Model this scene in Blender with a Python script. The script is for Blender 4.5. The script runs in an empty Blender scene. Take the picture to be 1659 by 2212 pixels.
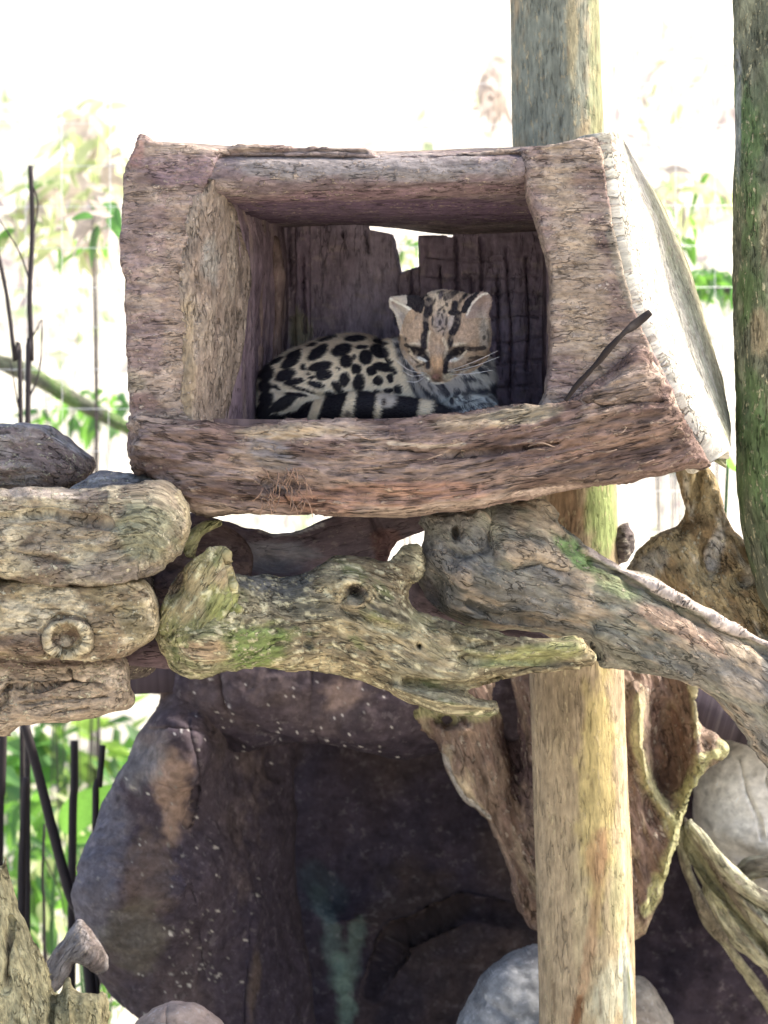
import bpy, math, random, time
import numpy as np
from mathutils import Vector
T0 = time.time()
random.seed(7)
sc = bpy.context.scene
col = sc.collection

# ------------------------------------------------------------------ camera, sky, sun, exposure
S = 1500.0          # picture units (1659 x 2212) per metre at y = 0
D = 3.3             # metres from the camera to the front of the den
H = 1.35            # height of the camera above the ground
cam_d = bpy.data.cameras.new('camera'); cam = bpy.data.objects.new('camera', cam_d); col.objects.link(cam)
cam.location = (0, -D, H); cam.rotation_euler = (math.radians(90), 0, 0)
cam_d.sensor_fit = 'VERTICAL'; cam_d.sensor_height = 24; cam_d.lens = 24*D/(2212/S)
cam_d.clip_end = 300
cam_d.dof.use_dof = True; cam_d.dof.focus_distance = D+0.08; cam_d.dof.aperture_fstop = 3.4
sc.camera = cam
SUN = Vector((0.80, 0.16, 0.78)).normalized()
elev = math.asin(SUN.z); azi = math.atan2(SUN.x, SUN.y)
w = bpy.data.worlds.new('World'); sc.world = w; w.use_nodes = True
nt = w.node_tree; bg = nt.nodes['Background']; sky = nt.nodes.new('ShaderNodeTexSky')
sky.sky_type = 'NISHITA'; sky.sun_disc = False; sky.sun_elevation = elev; sky.sun_rotation = azi
sky.air_density = 1.0; sky.dust_density = 4.0; sky.ozone_density = 1.0
nt.links.new(sky.outputs[0], bg.inputs[0]); bg.inputs[1].default_value = 0.14
sl = bpy.data.lights.new('sun', 'SUN'); sl.energy = 3.0; sl.angle = math.radians(6); sl.color = (1.0, 0.93, 0.82)
so = bpy.data.objects.new('sun', sl); col.objects.link(so)
so.rotation_euler = SUN.to_track_quat('Z', 'Y').to_euler()
sc.view_settings.view_transform = 'Standard'; sc.view_settings.look = 'None'
sc.view_settings.gamma = 1; sc.view_settings.use_curve_mapping = False
sc.view_settings.exposure = 1.6

# ------------------------------------------------------------------ helpers
def P(u, v, y=0.0):
    k = (1+y/D)/S
    return ((u-829.5)*k, y, H+(1106-v)*k)

def tag(o, label=None, cat=None, group=None, kind=None):
    if label: o['label'] = label
    if cat: o['category'] = cat
    if group: o['group'] = group
    if kind: o['kind'] = kind
    return o

def thing(name, loc, label, cat, group=None):
    o = bpy.data.objects.new(name, None); col.objects.link(o); o.location = loc
    o.empty_display_size = 0.05
    tag(o, label, cat, group); return o

def link(name, me, mat, parent=None):
    o = bpy.data.objects.new(name, me); col.objects.link(o)
    if mat and not me.materials: me.materials.append(mat)
    if parent:
        o.parent = parent; o.matrix_parent_inverse.identity()
        o.location = -parent.location if parent.type == 'EMPTY' else (0, 0, 0)
    return o

# gradient noise, vectorised
_rng = np.random.RandomState(11)
_perm = _rng.permutation(256).astype(np.int32); _perm = np.concatenate([_perm, _perm, _perm])
_g = _rng.normal(size=(256, 3)); _g /= np.linalg.norm(_g, axis=1)[:, None]
def perlin(p):
    i = np.floor(p).astype(np.int64); f = p-i; i = (i & 255).astype(np.int32)
    q = f*f*f*(f*(f*6-15)+10)
    r = 0
    for dx in (0, 1):
        wx = q[:, 0] if dx else 1-q[:, 0]
        hx = _perm[(i[:, 0]+dx) & 255]
        for dy in (0, 1):
            wy = q[:, 1] if dy else 1-q[:, 1]
            hy = _perm[hx+((i[:, 1]+dy) & 255)]
            for dz in (0, 1):
                wz = q[:, 2] if dz else 1-q[:, 2]
                g = _g[_perm[hy+((i[:, 2]+dz) & 255)]]
                d = (f[:, 0]-dx)*g[:, 0]+(f[:, 1]-dy)*g[:, 1]+(f[:, 2]-dz)*g[:, 2]
                r = r+wx*wy*wz*d
    return r*1.5
def fbm(p, o=4):
    r = 0; a = 1.0; s = 0
    for k in range(o):
        r = r+a*perlin(p+k*17.3); s += a; a *= 0.5; p = p*2.03
    return r/s*1.4
def ridged(p, o=4):
    r = 0; a = 1.0; s = 0
    for k in range(o):
        r = r+a*(1-np.abs(perlin(p+k*9.1))*2); s += a; a *= 0.5; p = p*2.03
    return r/s
def sstep(a, b, x):
    t = np.clip((x-a)/(b-a), 0, 1); return t*t*(3-2*t)

def catmull(pts, n=6, closed=False):
    pts = np.array(pts, float); N = len(pts); out = []
    rng = range(N) if closed else range(N-1)
    for i in rng:
        if closed: a, b, c, d = pts[(i-1) % N], pts[i], pts[(i+1) % N], pts[(i+2) % N]
        else: a, b, c, d = pts[max(i-1, 0)], pts[i], pts[i+1], pts[min(i+2, N-1)]
        for k in range(n):
            t = k/n
            out.append(0.5*((2*b)+(-a+c)*t+(2*a-5*b+4*c-d)*t*t+(-a+3*b-3*c+d)*t**3))
    if not closed: out.append(pts[-1])
    return np.array(out)

def inside(poly, x, y):
    r = np.zeros(x.shape, bool); n = len(poly); j = n-1
    for i in range(n):
        xi, yi = poly[i]; xj, yj = poly[j]
        if yi != yj:
            c = ((yi > y) != (yj > y)) & (x < (xj-xi)*(y-yi)/(yj-yi)+xi)
            r ^= c
        j = i
    return r
def nearest_on(polyl, x, y, closed, ext=False):
    """nearest point, distance, arc length, signed side on a polyline"""
    best = np.full(x.shape, 1e18); bx = np.zeros(x.shape); by = np.zeros(x.shape); bs = np.zeros(x.shape); sg = np.ones(x.shape)
    n = len(polyl); acc = 0
    for i in range(n if closed else n-1):
        ax, ay = polyl[i]; cx, cy = polyl[(i+1) % n]
        dx, dy = cx-ax, cy-ay; L2 = dx*dx+dy*dy
        if L2 < 1e-9: continue
        t = ((x-ax)*dx+(y-ay)*dy)/L2
        if not closed:
            lo = -1e9 if i == 0 and ext else 0; hi = 1e9 if i == n-2 and ext else 1
            t = np.clip(t, lo, hi)
        else: t = np.clip(t, 0, 1)
        px, py = ax+t*dx, ay+t*dy
        d = (x-px)**2+(y-py)**2
        m = d < best
        best = np.where(m, d, best); bx = np.where(m, px, bx); by = np.where(m, py, by)
        L = math.sqrt(L2); bs = np.where(m, acc+t*L, bs); sg = np.where(m, np.sign(dx*(y-ay)-dy*(x-ax)), sg)
        acc += L
    return bx, by, np.sqrt(best), bs, sg

def poisson(ins, rhs=2.0):
    """h with laplacian(h) = -2 inside, 0 outside (units of cells)"""
    def relax(h, m, c, it):
        for _ in range(it):
            a = 0.25*(h[:-2, 1:-1]+h[2:, 1:-1]+h[1:-1, :-2]+h[1:-1, 2:]+c)
            h[1:-1, 1:-1] = np.where(m[1:-1, 1:-1], a, 0)
        return h
    f = 4
    ny, nx = ins.shape
    cy, cx = -(-ny//f)+2, -(-nx//f)+2
    cm = np.zeros((cy, cx), bool)
    sub = ins[::f, ::f]; cm[1:1+sub.shape[0], 1:1+sub.shape[1]] = sub
    h = relax(np.zeros((cy, cx)), cm, rhs*f*f, 700)
    yi = np.arange(ny)/f+1; xi = np.arange(nx)/f+1
    y0 = np.clip(np.floor(yi).astype(int), 0, cy-2); x0 = np.clip(np.floor(xi).astype(int), 0, cx-2)
    fy = (yi-y0)[:, None]; fx = (xi-x0)[None, :]
    H4 = (h[y0][:, x0]*(1-fy)*(1-fx)+h[y0+1][:, x0]*fy*(1-fx)+h[y0][:, x0+1]*(1-fy)*fx+h[y0+1][:, x0+1]*fy*fx)
    H4 = np.where(ins, np.maximum(H4, .3), 0)
    return relax(H4, ins, rhs, 60)

def mesh_from(name, V, F, Cc=None, gr=None, smooth=True):
    me = bpy.data.meshes.new(name)
    nv = len(V); nf = len(F); k = F.shape[1]
    me.vertices.add(nv); me.vertices.foreach_set('co', np.ascontiguousarray(V, dtype=np.float32).ravel())
    me.loops.add(nf*k); me.loops.foreach_set('vertex_index', np.ascontiguousarray(F, dtype=np.int32).ravel())
    me.polygons.add(nf); me.polygons.foreach_set('loop_start', np.arange(0, nf*k, k, dtype=np.int32))
    me.polygons.foreach_set('use_smooth', np.full(nf, smooth))
    if Cc is not None:
        a = me.color_attributes.new('Col', 'FLOAT_COLOR', 'POINT')
        c4 = np.ones((nv, 4), np.float32); c4[:, :3] = Cc; a.data.foreach_set('color', c4.ravel())
    if gr is not None:
        a = me.attributes.new('gr', 'FLOAT_VECTOR', 'POINT'); a.data.foreach_set('vector', np.ascontiguousarray(gr, dtype=np.float32).ravel())
    me.update(); me.validate(); return me

def normals(V, F):
    a = V[F[:, 2]]-V[F[:, 0]]; b = V[F[:, -1]]-V[F[:, 1]]
    n = np.cross(a, b); N = np.zeros_like(V)
    for k in range(F.shape[1]):
        for c in range(3): N[:, c] += np.bincount(F[:, k], n[:, c], len(V))
    return N/(np.linalg.norm(N, axis=1)[:, None]+1e-12)

def gsp(gr, scale, stretch):
    q = gr*scale; q = q.copy(); q[:, 0] /= stretch; return q

def paint(base, layers, u, v, gr):
    C = np.tile(np.array(base, float), (len(u), 1))
    for L in layers:
        k = L[0]
        if k == 'n':     # noise patches: colour, scale, stretch, threshold, softness, strength
            _, c, s, st, th, so_, a = L
            m = sstep(th-so_, th+so_, fbm(gsp(gr, s, st)+31.7*th+c[0]*7, 4))*a
        elif k == 'b':   # blob: colour, u, v, ru, rv, angle, strength
            _, c, bu, bv, ru, rv, ang, a = L
            t = math.radians(ang); du, dv = u-bu, v-bv
            x = (du*math.cos(t)+dv*math.sin(t))/ru; y = (-du*math.sin(t)+dv*math.cos(t))/rv
            m = np.zeros(len(u)); w_ = (np.abs(x) < 1.8) & (np.abs(y) < 1.8)
            if w_.any():
                nz = fbm(gsp(gr[w_], 45, 2.0), 4)*0.45
                m[w_] = (1-sstep(.6, 1.1, np.hypot(x[w_], y[w_])+nz))*a
        elif k == 'l':   # line: colour, points, width, strength
            _, c, pts, wd, a = L
            _, _, d, _, _ = nearest_on(np.array(pts, float), u, v, False)
            ends = np.array(pts, float)
            bb = (u > ends[:, 0].min()-wd*2) & (u < ends[:, 0].max()+wd*2) & (v > ends[:, 1].min()-wd*2) & (v < ends[:, 1].max()+wd*2)
            nz = fbm(gsp(gr, 60, 2.0), 3)*0.5
            m = (1-sstep(.5, 1.1, d/wd+nz))*a*bb
        elif k == 'o':   # ring: colour, u, v, ru, rv, width, strength
            _, c, bu, bv, ru, rv, wf, a = L
            m = np.exp(-((np.hypot((u-bu)/ru, (v-bv)/rv)-1+.12*fbm(gsp(gr, 60, 1), 3))/wf)**2)*a
        C = C*(1-m[:, None])+np.array(c, float)[None]*m[:, None]
    return C*(1+.35*fbm(gsp(gr, 85, 2.2), 3)[:, None])

def inflate_raw(poly, y0=0., step=4., k=1.0, kb=None, cap=None, holes=(), feats=(), smooth=True, rough=3.0, persp=True, seed=0):
    poly = catmull(poly, 5, True) if smooth else np.array(poly, float)
    if rough:
        q = np.column_stack([poly/38., np.full(len(poly), seed+.5)])
        q2 = np.column_stack([poly/11., np.full(len(poly), seed+3.5)])
        poly = poly+np.column_stack([fbm(q, 3)+.5*fbm(q2, 2), fbm(q+50, 3)+.5*fbm(q2+50, 2)])*rough
    holes = [catmull(h, 5, True) if smooth else np.array(h, float) for h in holes]
    holes = [h+np.column_stack([fbm(np.column_stack([h/30., h[:, 0]*0+9]), 3), fbm(np.column_stack([h/30., h[:, 0]*0+29]), 3)])*rough for h in holes]
    u0, v0 = poly.min(0)-step*2; u1, v1 = poly.max(0)+step*2
    nx = int((u1-u0)/step)+2; ny = int((v1-v0)/step)+2
    U, Vv = np.meshgrid(u0+np.arange(nx)*step, v0+np.arange(ny)*step)
    cu, cv = U[:-1, :-1]+step/2, Vv[:-1, :-1]+step/2
    cell = inside(poly, cu, cv)
    for h in holes: cell &= ~inside(h, cu, cv)
    pad = np.pad(cell, 1)
    cnt = pad[:-1, :-1].astype(int)+pad[1:, :-1]+pad[:-1, 1:]+pad[1:, 1:]
    used = cnt > 0; inter = cnt == 4
    h = poisson(inter)
    t = np.sqrt(np.maximum(h, 0))*step     # in picture units
    ui, vi = U[used], Vv[used]; tt = t[used]; itf = inter[used]
    b = ~itf
    bu, bv = ui[b], vi[b]; best = np.full(bu.shape, 1e9); nu, nv_ = bu.copy(), bv.copy()
    for lp in [poly]+list(holes):
        px, py, d, _, _ = nearest_on(lp, bu, bv, True)
        m = d < best; best = np.where(m, d, best); nu = np.where(m, px, nu); nv_ = np.where(m, py, nv_)
    ok = best < step*1.6
    ui = ui.copy(); vi = vi.copy(); ui[b] = np.where(ok, nu, bu); vi[b] = np.where(ok, nv_, bv)
    if kb is None: kb = k
    def prof(t_, k_):
        z = t_*k_/S
        return z if cap is None else cap*np.tanh(z/cap)
    tf, tb = prof(tt, k), prof(tt, kb)
    if callable(y0): yc = y0(ui, vi)
    elif isinstance(y0, (list, tuple)):
        ws = 0; ys = 0
        for (a, b_, yy) in y0:
            wgt = 1/((ui-a)**2+(vi-b_)**2+2500.); ws = ws+wgt; ys = ys+wgt*yy
        yc = ys/ws
    else: yc = np.full(ui.shape, float(y0))
    fo = np.zeros(ui.shape)
    edge = 1-np.exp(-tt/(step*2.5))
    for f in feats:
        if f[0] == 'g':       # gaussian: u, v, ru, rv, angle, height (m, + towards the camera)
            _, fu, fv, ru, rv, ang, hh = f
            a = math.radians(ang); du, dv = ui-fu, vi-fv
            x = (du*math.cos(a)+dv*math.sin(a))/ru; y = (-du*math.sin(a)+dv*math.cos(a))/rv
            fo += hh*np.exp(-(x*x+y*y))
        elif f[0] == 'r':     # ridge / groove along a line: points, width, height
            _, pts, wd, hh = f
            pts = np.array(pts, float)
            _, _, d, _, _ = nearest_on(np.vstack([pts, pts[-1:]+.01]) if len(pts) == 1 else pts, ui, vi, False)
            # clamp to the ends
            dd = np.minimum(np.hypot(ui-pts[0, 0], vi-pts[0, 1]), np.hypot(ui-pts[-1, 0], vi-pts[-1, 1]))
            lo = pts.min(0)-wd*2; hi = pts.max(0)+wd*2
            bb = (ui > lo[0]) & (ui < hi[0]) & (vi > lo[1]) & (vi < hi[1])
            fo += hh*np.exp(-(d/wd)**2)*bb
        elif f[0] == 'o':     # ring: u, v, ru, rv, width fraction, height
            _, fu, fv, ru, rv, wf, hh = f
            rr = np.hypot((ui-fu)/ru, (vi-fv)/rv)
            fo += hh*np.exp(-((rr-1)/wf)**2)
    kk = (1+yc/D)/S
    X = (ui-829.5)*kk; Z = H+(1106-vi)*kk
    sc_ = 1+yc/D
    front = np.column_stack([X, yc-tf*sc_-fo*edge, Z])
    back = np.column_stack([X, yc+tb*sc_, Z])
    idx = -np.ones(U.shape, int); idx[used] = np.arange(used.sum())
    n = used.sum()
    bmap = np.arange(n); bi = np.where(itf)[0]; bmap[bi] = n+np.arange(len(bi))
    V = np.vstack([front, back[bi]])
    c = np.argwhere(cell); r_, c_ = c[:, 0], c[:, 1]
    a0, a1, a2, a3 = idx[r_, c_], idx[r_, c_+1], idx[r_+1, c_+1], idx[r_+1, c_]
    Ff = np.column_stack([a0, a3, a2, a1]); Fb = np.column_stack([bmap[a0], bmap[a1], bmap[a2], bmap[a3]])
    uu = np.concatenate([ui, ui[bi]]); vv = np.concatenate([vi, vi[bi]])
    return V, np.vstack([Ff, Fb]), uu, vv

def grain(u, v, y, axis, yref=0.):
    if axis is None: axis = [(0, 0), (1659, 0)]
    ax = np.array(axis, float)
    if len(ax) > 2: ax = catmull(ax, 4)
    bx, by, d, s, sg = nearest_on(ax, u, v, False, True)
    return np.column_stack([s/S, d*sg/S, y])

def displace(V, F, gr, disp, mask=None, em=False):
    N = normals(V, F); o = np.zeros(len(V))
    for (kind, s, st, a) in disp:
        q = gsp(gr, s, st)
        n = fbm(q, 4) if kind == 'f' else (ridged(q, 4)-.55)
        o += n*a
    if mask is not None: o *= mask
    if em: o = o*(.3+.7*sstep(0, .45, np.abs(N[:, 1])))
    return V+N*o[:, None]

def solid(name, poly, y0, mat, base, axis=None, layers=(), disp=(), parent=None, grscale=1.0, seed=0., **kw):
    V, F, u, v = inflate_raw(poly, y0, seed=seed, **kw)
    gr = grain(u, v, V[:, 1], axis)+np.array([seed, seed*.7, 0])
    V = displace(V, F, gr, disp, em=True)
    C = paint(base, layers, u, v, gr)
    me = mesh_from(name, V, F, C, gr)
    return link(name, me, mat, parent)

def tube_raw(pts, rad, nseg=None, nring=48, sub=6):
    pts = np.array(pts, float); rad = np.array(rad, float)
    pr = catmull(np.column_stack([pts, rad]), sub) if len(pts) > 2 else np.column_stack([pts, rad])
    if nseg:   # resample evenly
        d = np.concatenate([[0], np.cumsum(np.linalg.norm(np.diff(pr[:, :3], axis=0), axis=1))])
        t = np.linspace(0, d[-1], nseg); pr = np.column_stack([np.interp(t, d, pr[:, c]) for c in range(4)])
    c, r = pr[:, :3], pr[:, 3]
    tan = np.gradient(c, axis=0); tan /= np.linalg.norm(tan, axis=1)[:, None]
    up = np.array([0, 1., 0]) if abs(tan[0][1]) < .9 else np.array([1., 0, 0])
    n1 = np.zeros_like(tan); a = np.cross(tan[0], up); a /= np.linalg.norm(a); n1[0] = a
    for i in range(1, len(c)):
        a = n1[i-1]-tan[i]*np.dot(n1[i-1], tan[i]); n1[i] = a/np.linalg.norm(a)
    n2 = np.cross(tan, n1)
    th = np.linspace(0, 2*math.pi, nring, endpoint=False)
    V = c[:, None]+r[:, None, None]*(n1[:, None]*np.cos(th)[None, :, None]+n2[:, None]*np.sin(th)[None, :, None])
    m = len(c)
    s = np.concatenate([[0], np.cumsum(np.linalg.norm(np.diff(c, axis=0), axis=1))])
    gr = np.stack([np.repeat(s[:, None], nring, 1), r[:, None]*np.cos(th)[None], r[:, None]*np.sin(th)[None]], -1)
    V = V.reshape(-1, 3); gr = gr.reshape(-1, 3)
    i = np.arange(m-1)[:, None]*nring; j = np.arange(nring)[None]; j2 = (j+1) % nring
    F = np.stack([i+j, i+j2, i+nring+j2, i+nring+j], -1).reshape(-1, 4)
    # end caps
    V = np.vstack([V, c[0]-tan[0]*r[0]*.15, c[-1]+tan[-1]*r[-1]*.15]); gr = np.vstack([gr, [s[0], 0, 0], [s[-1], 0, 0]])
    e0, e1 = len(V)-2, len(V)-1; j = np.arange(nring)
    F = np.vstack([F, np.column_stack([np.full(nring, e0), (j+1) % nring, j, j])[:, [0, 1, 2, 3]], np.column_stack([np.full(nring, e1), (m-1)*nring+j, (m-1)*nring+(j+1) % nring, (m-1)*nring+(j+1) % nring])])
    return V, F, gr
def fixtri(V, F, name, C=None, gr=None):
    """quads with a doubled last corner become triangles"""
    me = bpy.data.meshes.new(name)
    tri = F[:, 2] == F[:, 3]
    Q = F[~tri]; Tr = F[tri][:, :3]
    nv = len(V); me.vertices.add(nv); me.vertices.foreach_set('co', np.ascontiguousarray(V, dtype=np.float32).ravel())
    lo = np.concatenate([Q.ravel(), Tr.ravel()]).astype(np.int32)
    me.loops.add(len(lo)); me.loops.foreach_set('vertex_index', lo)
    n = len(Q)+len(Tr); me.polygons.add(n)
    ls = np.concatenate([np.arange(len(Q))*4, len(Q)*4+np.arange(len(Tr))*3]).astype(np.int32)
    me.polygons.foreach_set('loop_start', ls); me.polygons.foreach_set('use_smooth', np.full(n, True))
    if C is not None:
        a = me.color_attributes.new('Col', 'FLOAT_COLOR', 'POINT')
        c4 = np.ones((nv, 4), np.float32); c4[:, :3] = C; a.data.foreach_set('color', c4.ravel())
    if gr is not None:
        a = me.attributes.new('gr', 'FLOAT_VECTOR', 'POINT'); a.data.foreach_set('vector', np.ascontiguousarray(gr, dtype=np.float32).ravel())
    me.update(); me.validate(); return me
def uv_of(V):
    k = (1+V[:, 1]/D)/S
    return V[:, 0]/k+829.5, 1106-(V[:, 2]-H)/k
def tube(name, pts, rad, mat, base, layers=(), disp=(), parent=None, seed=0., nseg=None, nring=12, sub=6):
    """points as (u, v, y), radii in metres"""
    V, F, gr = tube_raw([P(*p) for p in pts], rad, nseg, nring, sub)
    gr = gr+np.array([seed, seed*.3, 0])
    if disp: V = displace(V, F, gr, disp)
    u, v = uv_of(V)
    C = paint(base, layers, u, v, gr)
    return link(name, fixtri(V, F, name, C, gr), mat, parent)

def loft(name, rows, thick, mat, base, layers=(), disp=(), parent=None, seed=0., nu=200, nv=60, axis=None, flip=False):
    """rows of (u, v, y) points from top to bottom; a sheet of real thickness"""
    R = []
    for r in rows:
        a = catmull(r, 8) if len(r) > 2 else np.array(r, float)
        d = np.concatenate([[0], np.cumsum(np.hypot(np.diff(a[:, 0]), np.diff(a[:, 1]))+1e-6)])
        t = np.linspace(0, d[-1], nu); R.append(np.column_stack([np.interp(t, d, a[:, c]) for c in range(3)]))
    R = np.array(R); G = np.zeros((nv, nu, 3)); tt = np.linspace(0, len(rows)-1, nv)
    for c in range(nu):
        pass
    Rp = np.concatenate([R[:1]*2-R[1:2], R, R[-1:]*2-R[-2:-1]]) if len(R) > 2 else None
    for k, t in enumerate(tt):
        i = min(int(t), len(rows)-2); f = t-i
        if Rp is None: G[k] = R[i]*(1-f)+R[i+1]*f
        else:
            a, b, c, d = Rp[i], Rp[i+1], Rp[i+2], Rp[i+3]
            G[k] = 0.5*((2*b)+(-a+c)*f+(2*a-5*b+4*c-d)*f*f+(-a+3*b-3*c+d)*f**3)
    g = G.reshape(-1, 3); kk = (1+g[:, 2]/D)/S
    V = np.column_stack([(g[:, 0]-829.5)*kk, g[:, 2], H+(1106-g[:, 1])*kk])
    i = np.arange(nv-1)[:, None]*nu; j = np.arange(nu-1)[None]
    F = np.stack([i+j, i+nu+j, i+nu+j+1, i+j+1], -1).reshape(-1, 4)
    N = normals(V, F)
    if flip: N = -N; F = F[:, ::-1]
    n = len(V); Vb = V-N*thick
    Fb = F[:, ::-1]+n
    e = [np.arange(nu), np.arange(nv)*nu+nu-1, (nv-1)*nu+np.arange(nu)[::-1], np.arange(nv)[::-1]*nu]
    Fe = []
    for q in e:
        a, b = q[:-1], q[1:]
        Fe.append(np.column_stack([a, b, b+n, a+n]) if not flip else np.column_stack([b, a, a+n, b+n]))
    A = np.vstack([V, Vb]); FF = np.vstack([F, Fb]+Fe)
    u, v = np.tile(g[:, 0], 2), np.tile(g[:, 1], 2)
    gr = grain(u, v, A[:, 1], axis)+np.array([seed, seed*.7, 0])
    A = displace(A, FF, gr, disp)
    C = paint(base, layers, u, v, gr)
    return link(name, mesh_from(name, A, FF, C, gr), mat, parent)

# ------------------------------------------------------------------ materials
def N(nt, t, **kw):
    n = nt.nodes.new(t)
    for k, v in kw.items(): setattr(n, k, v)
    return n
def coat_mat(name, fine=260, stretch=5., bump=.6, contrast=.55, fleck=.25, fleck_col=(.6, .52, .42), pit=.5, rough=.9, dist=.0025, spec=.15, crack=0., cscale=.35):
    m = bpy.data.materials.new(name); m.use_nodes = True; t = m.node_tree; L = t.links.new
    b = t.nodes['Principled BSDF']; b.inputs['Roughness'].default_value = rough; b.inputs['Specular IOR Level'].default_value = spec
    ca = N(t, 'ShaderNodeAttribute', attribute_name='Col'); ga = N(t, 'ShaderNodeAttribute', attribute_name='gr')
    mp = N(t, 'ShaderNodeVectorMath', operation='MULTIPLY'); mp.inputs[1].default_value = (1/stretch, 1, 1); L(ga.outputs['Vector'], mp.inputs[0])
    def noise(s, d=5, r=.6, vec=None, dis=0.):
        n = N(t, 'ShaderNodeTexNoise'); n.inputs['Scale'].default_value = s; n.inputs['Detail'].default_value = d
        n.inputs['Roughness'].default_value = r; n.inputs['Distortion'].default_value = dis
        L((vec or mp).outputs[0] if not vec else vec.outputs['Vector'], n.inputs['Vector']); return n
    def mr(src, a, b_, c, d):
        x = N(t, 'ShaderNodeMapRange'); x.inputs[1].default_value = a; x.inputs[2].default_value = b_; x.inputs[3].default_value = c; x.inputs[4].default_value = d
        L(src, x.inputs[0]); return x.outputs[0]
    def mth(op, a, b_):
        x = N(t, 'ShaderNodeMath', operation=op)
        for i, q in enumerate((a, b_)):
            if isinstance(q, (int, float)): x.inputs[i].default_value = q
            else: L(q, x.inputs[i])
        return x.outputs[0]
    n1 = noise(fine, 6, .65, dis=.4); n2 = noise(fine*.28, 5, .6, dis=.3); n3 = noise(fine*.8, 4, .6); ms = N(t, 'ShaderNodeVectorMath', operation='MULTIPLY'); ms.inputs[1].default_value = (min(1, 1.6/stretch), 1, 1); L(ga.outputs['Vector'], ms.inputs[0]); L(ms.outputs[0], n3.inputs['Vector'])
    f1 = mr(n1.outputs[0], .3, .7, 1-contrast, 1+contrast); f2 = mr(n2.outputs[0], .3, .7, 1-contrast*.6, 1+contrast*.6)
    f = mth('MULTIPLY', f1, f2)
    mul = N(t, 'ShaderNodeVectorMath', operation='SCALE'); L(ca.outputs['Color'], mul.inputs[0]); L(f, mul.inputs['Scale'])
    mx = N(t, 'ShaderNodeMix', data_type='RGBA')
    fm = mth('MULTIPLY', mr(n3.outputs[0], .56, .62, 0, 1), mr(n2.outputs[0], .42, .58, 0, fleck))
    L(fm, mx.inputs[0]); L(mul.outputs[0], mx.inputs[6]); mx.inputs[7].default_value = (*fleck_col, 1)
    pt = noise(fine*.45, 3, .5); pf = mr(pt.outputs[0], .30, .42, 1-pit, 1)
    mul2 = N(t, 'ShaderNodeVectorMath', operation='SCALE'); L(mx.outputs[2], mul2.inputs[0]); L(pf, mul2.inputs['Scale'])
    L(mul2.outputs[0], b.inputs['Base Color'])
    hgt = mth('ADD', mth('MULTIPLY', n1.outputs[0], .5), mth('ADD', mth('MULTIPLY', n2.outputs[0], .8), mth('MULTIPLY', pf, .5)))
    if crack:
        mc = N(t, 'ShaderNodeVectorMath', operation='MULTIPLY'); mc.inputs[1].default_value = (.5/stretch, 1, 1); L(ga.outputs['Vector'], mc.inputs[0])
        cn = noise(fine*cscale, 3, .55, vec=None); L(mc.outputs[0], cn.inputs['Vector'])
        ab = mth('ABSOLUTE', mth('SUBTRACT', cn.outputs[0], .5), 0)
        gate = noise(fine*.12, 3, .5, vec=ga)
        cl = mth('MAXIMUM', mr(ab, .0, .022, 0, 1), mr(gate.outputs[0], .46, .54, 1, 0))
        mul3 = N(t, 'ShaderNodeVectorMath', operation='SCALE'); L(mul2.outputs[0], mul3.inputs[0]); L(mth('ADD', mth('MULTIPLY', cl, crack), 1-crack), mul3.inputs['Scale'])
        L(mul3.outputs[0], b.inputs['Base Color'])
        hgt = mth('ADD', hgt, mth('MULTIPLY', cl, .9))
        hgt = mth('ADD', hgt, mth('MULTIPLY', fm, .7))
    bp = N(t, 'ShaderNodeBump'); bp.inputs['Strength'].default_value = bump; bp.inputs['Distance'].default_value = dist
    L(hgt, bp.inputs['Height']); L(bp.outputs[0], b.inputs['Normal'])
    return m
M_den = coat_mat('den_wood', crack=.32, dist=.005, fine=240, stretch=2.4, bump=1., contrast=.38, fleck=.95, fleck_col=(.50, .40, .33), pit=.3)
M_in = coat_mat('inner_wood', crack=.35, dist=.004, fine=200, stretch=3., bump=.7, contrast=.22, fleck=.12, pit=.35)
M_beam = coat_mat('beam_wood', crack=.5, dist=.006, fine=230, stretch=5., bump=1., contrast=.45, fleck=.7, fleck_col=(.50, .38, .29), pit=.6)
M_log = coat_mat('log_wood', crack=.45, dist=.005, fine=240, stretch=2., bump=1., contrast=.45, fleck=.9, fleck_col=(.66, .60, .44), pit=.5)
M_moss = coat_mat('mossy_wood', crack=.4, dist=.005, fine=230, stretch=3., bump=1., contrast=.45, fleck=.85, fleck_col=(.60, .55, .36), pit=.5)
M_grey = coat_mat('driftwood', crack=.4, dist=.005, fine=210, stretch=3., bump=1., contrast=.42, fleck=.7, fleck_col=(.50, .43, .36), pit=.4)
M_post = coat_mat('post_wood', crack=.25, dist=.004, fine=230, stretch=4.5, bump=.8, contrast=.27, fleck=.6, fleck_col=(.55, .45, .28), pit=.25)
M_rock = coat_mat('cave_rock', fine=120, stretch=1., bump=.6, contrast=.28, fleck=.12, fleck_col=(.42, .38, .38), pit=.3)
M_grock = coat_mat('pale_rock', fine=110, stretch=1., bump=.6, contrast=.2, fleck=.3, fleck_col=(.6, .6, .62), pit=.3)
M_fur = coat_mat('coat', fine=700, stretch=4., bump=.35, contrast=.22, fleck=.0, pit=.1, dist=.001, spec=.1)
M_hair = bpy.data.materials.new('hair'); M_hair.use_nodes = True
_a = M_hair.node_tree.nodes.new('ShaderNodeAttribute'); _a.attribute_name = 'Col'
M_hair.node_tree.links.new(_a.outputs['Color'], M_hair.node_tree.nodes['Principled BSDF'].inputs['Base Color'])
M_hair.node_tree.nodes['Principled BSDF'].inputs['Roughness'].default_value = .7
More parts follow.
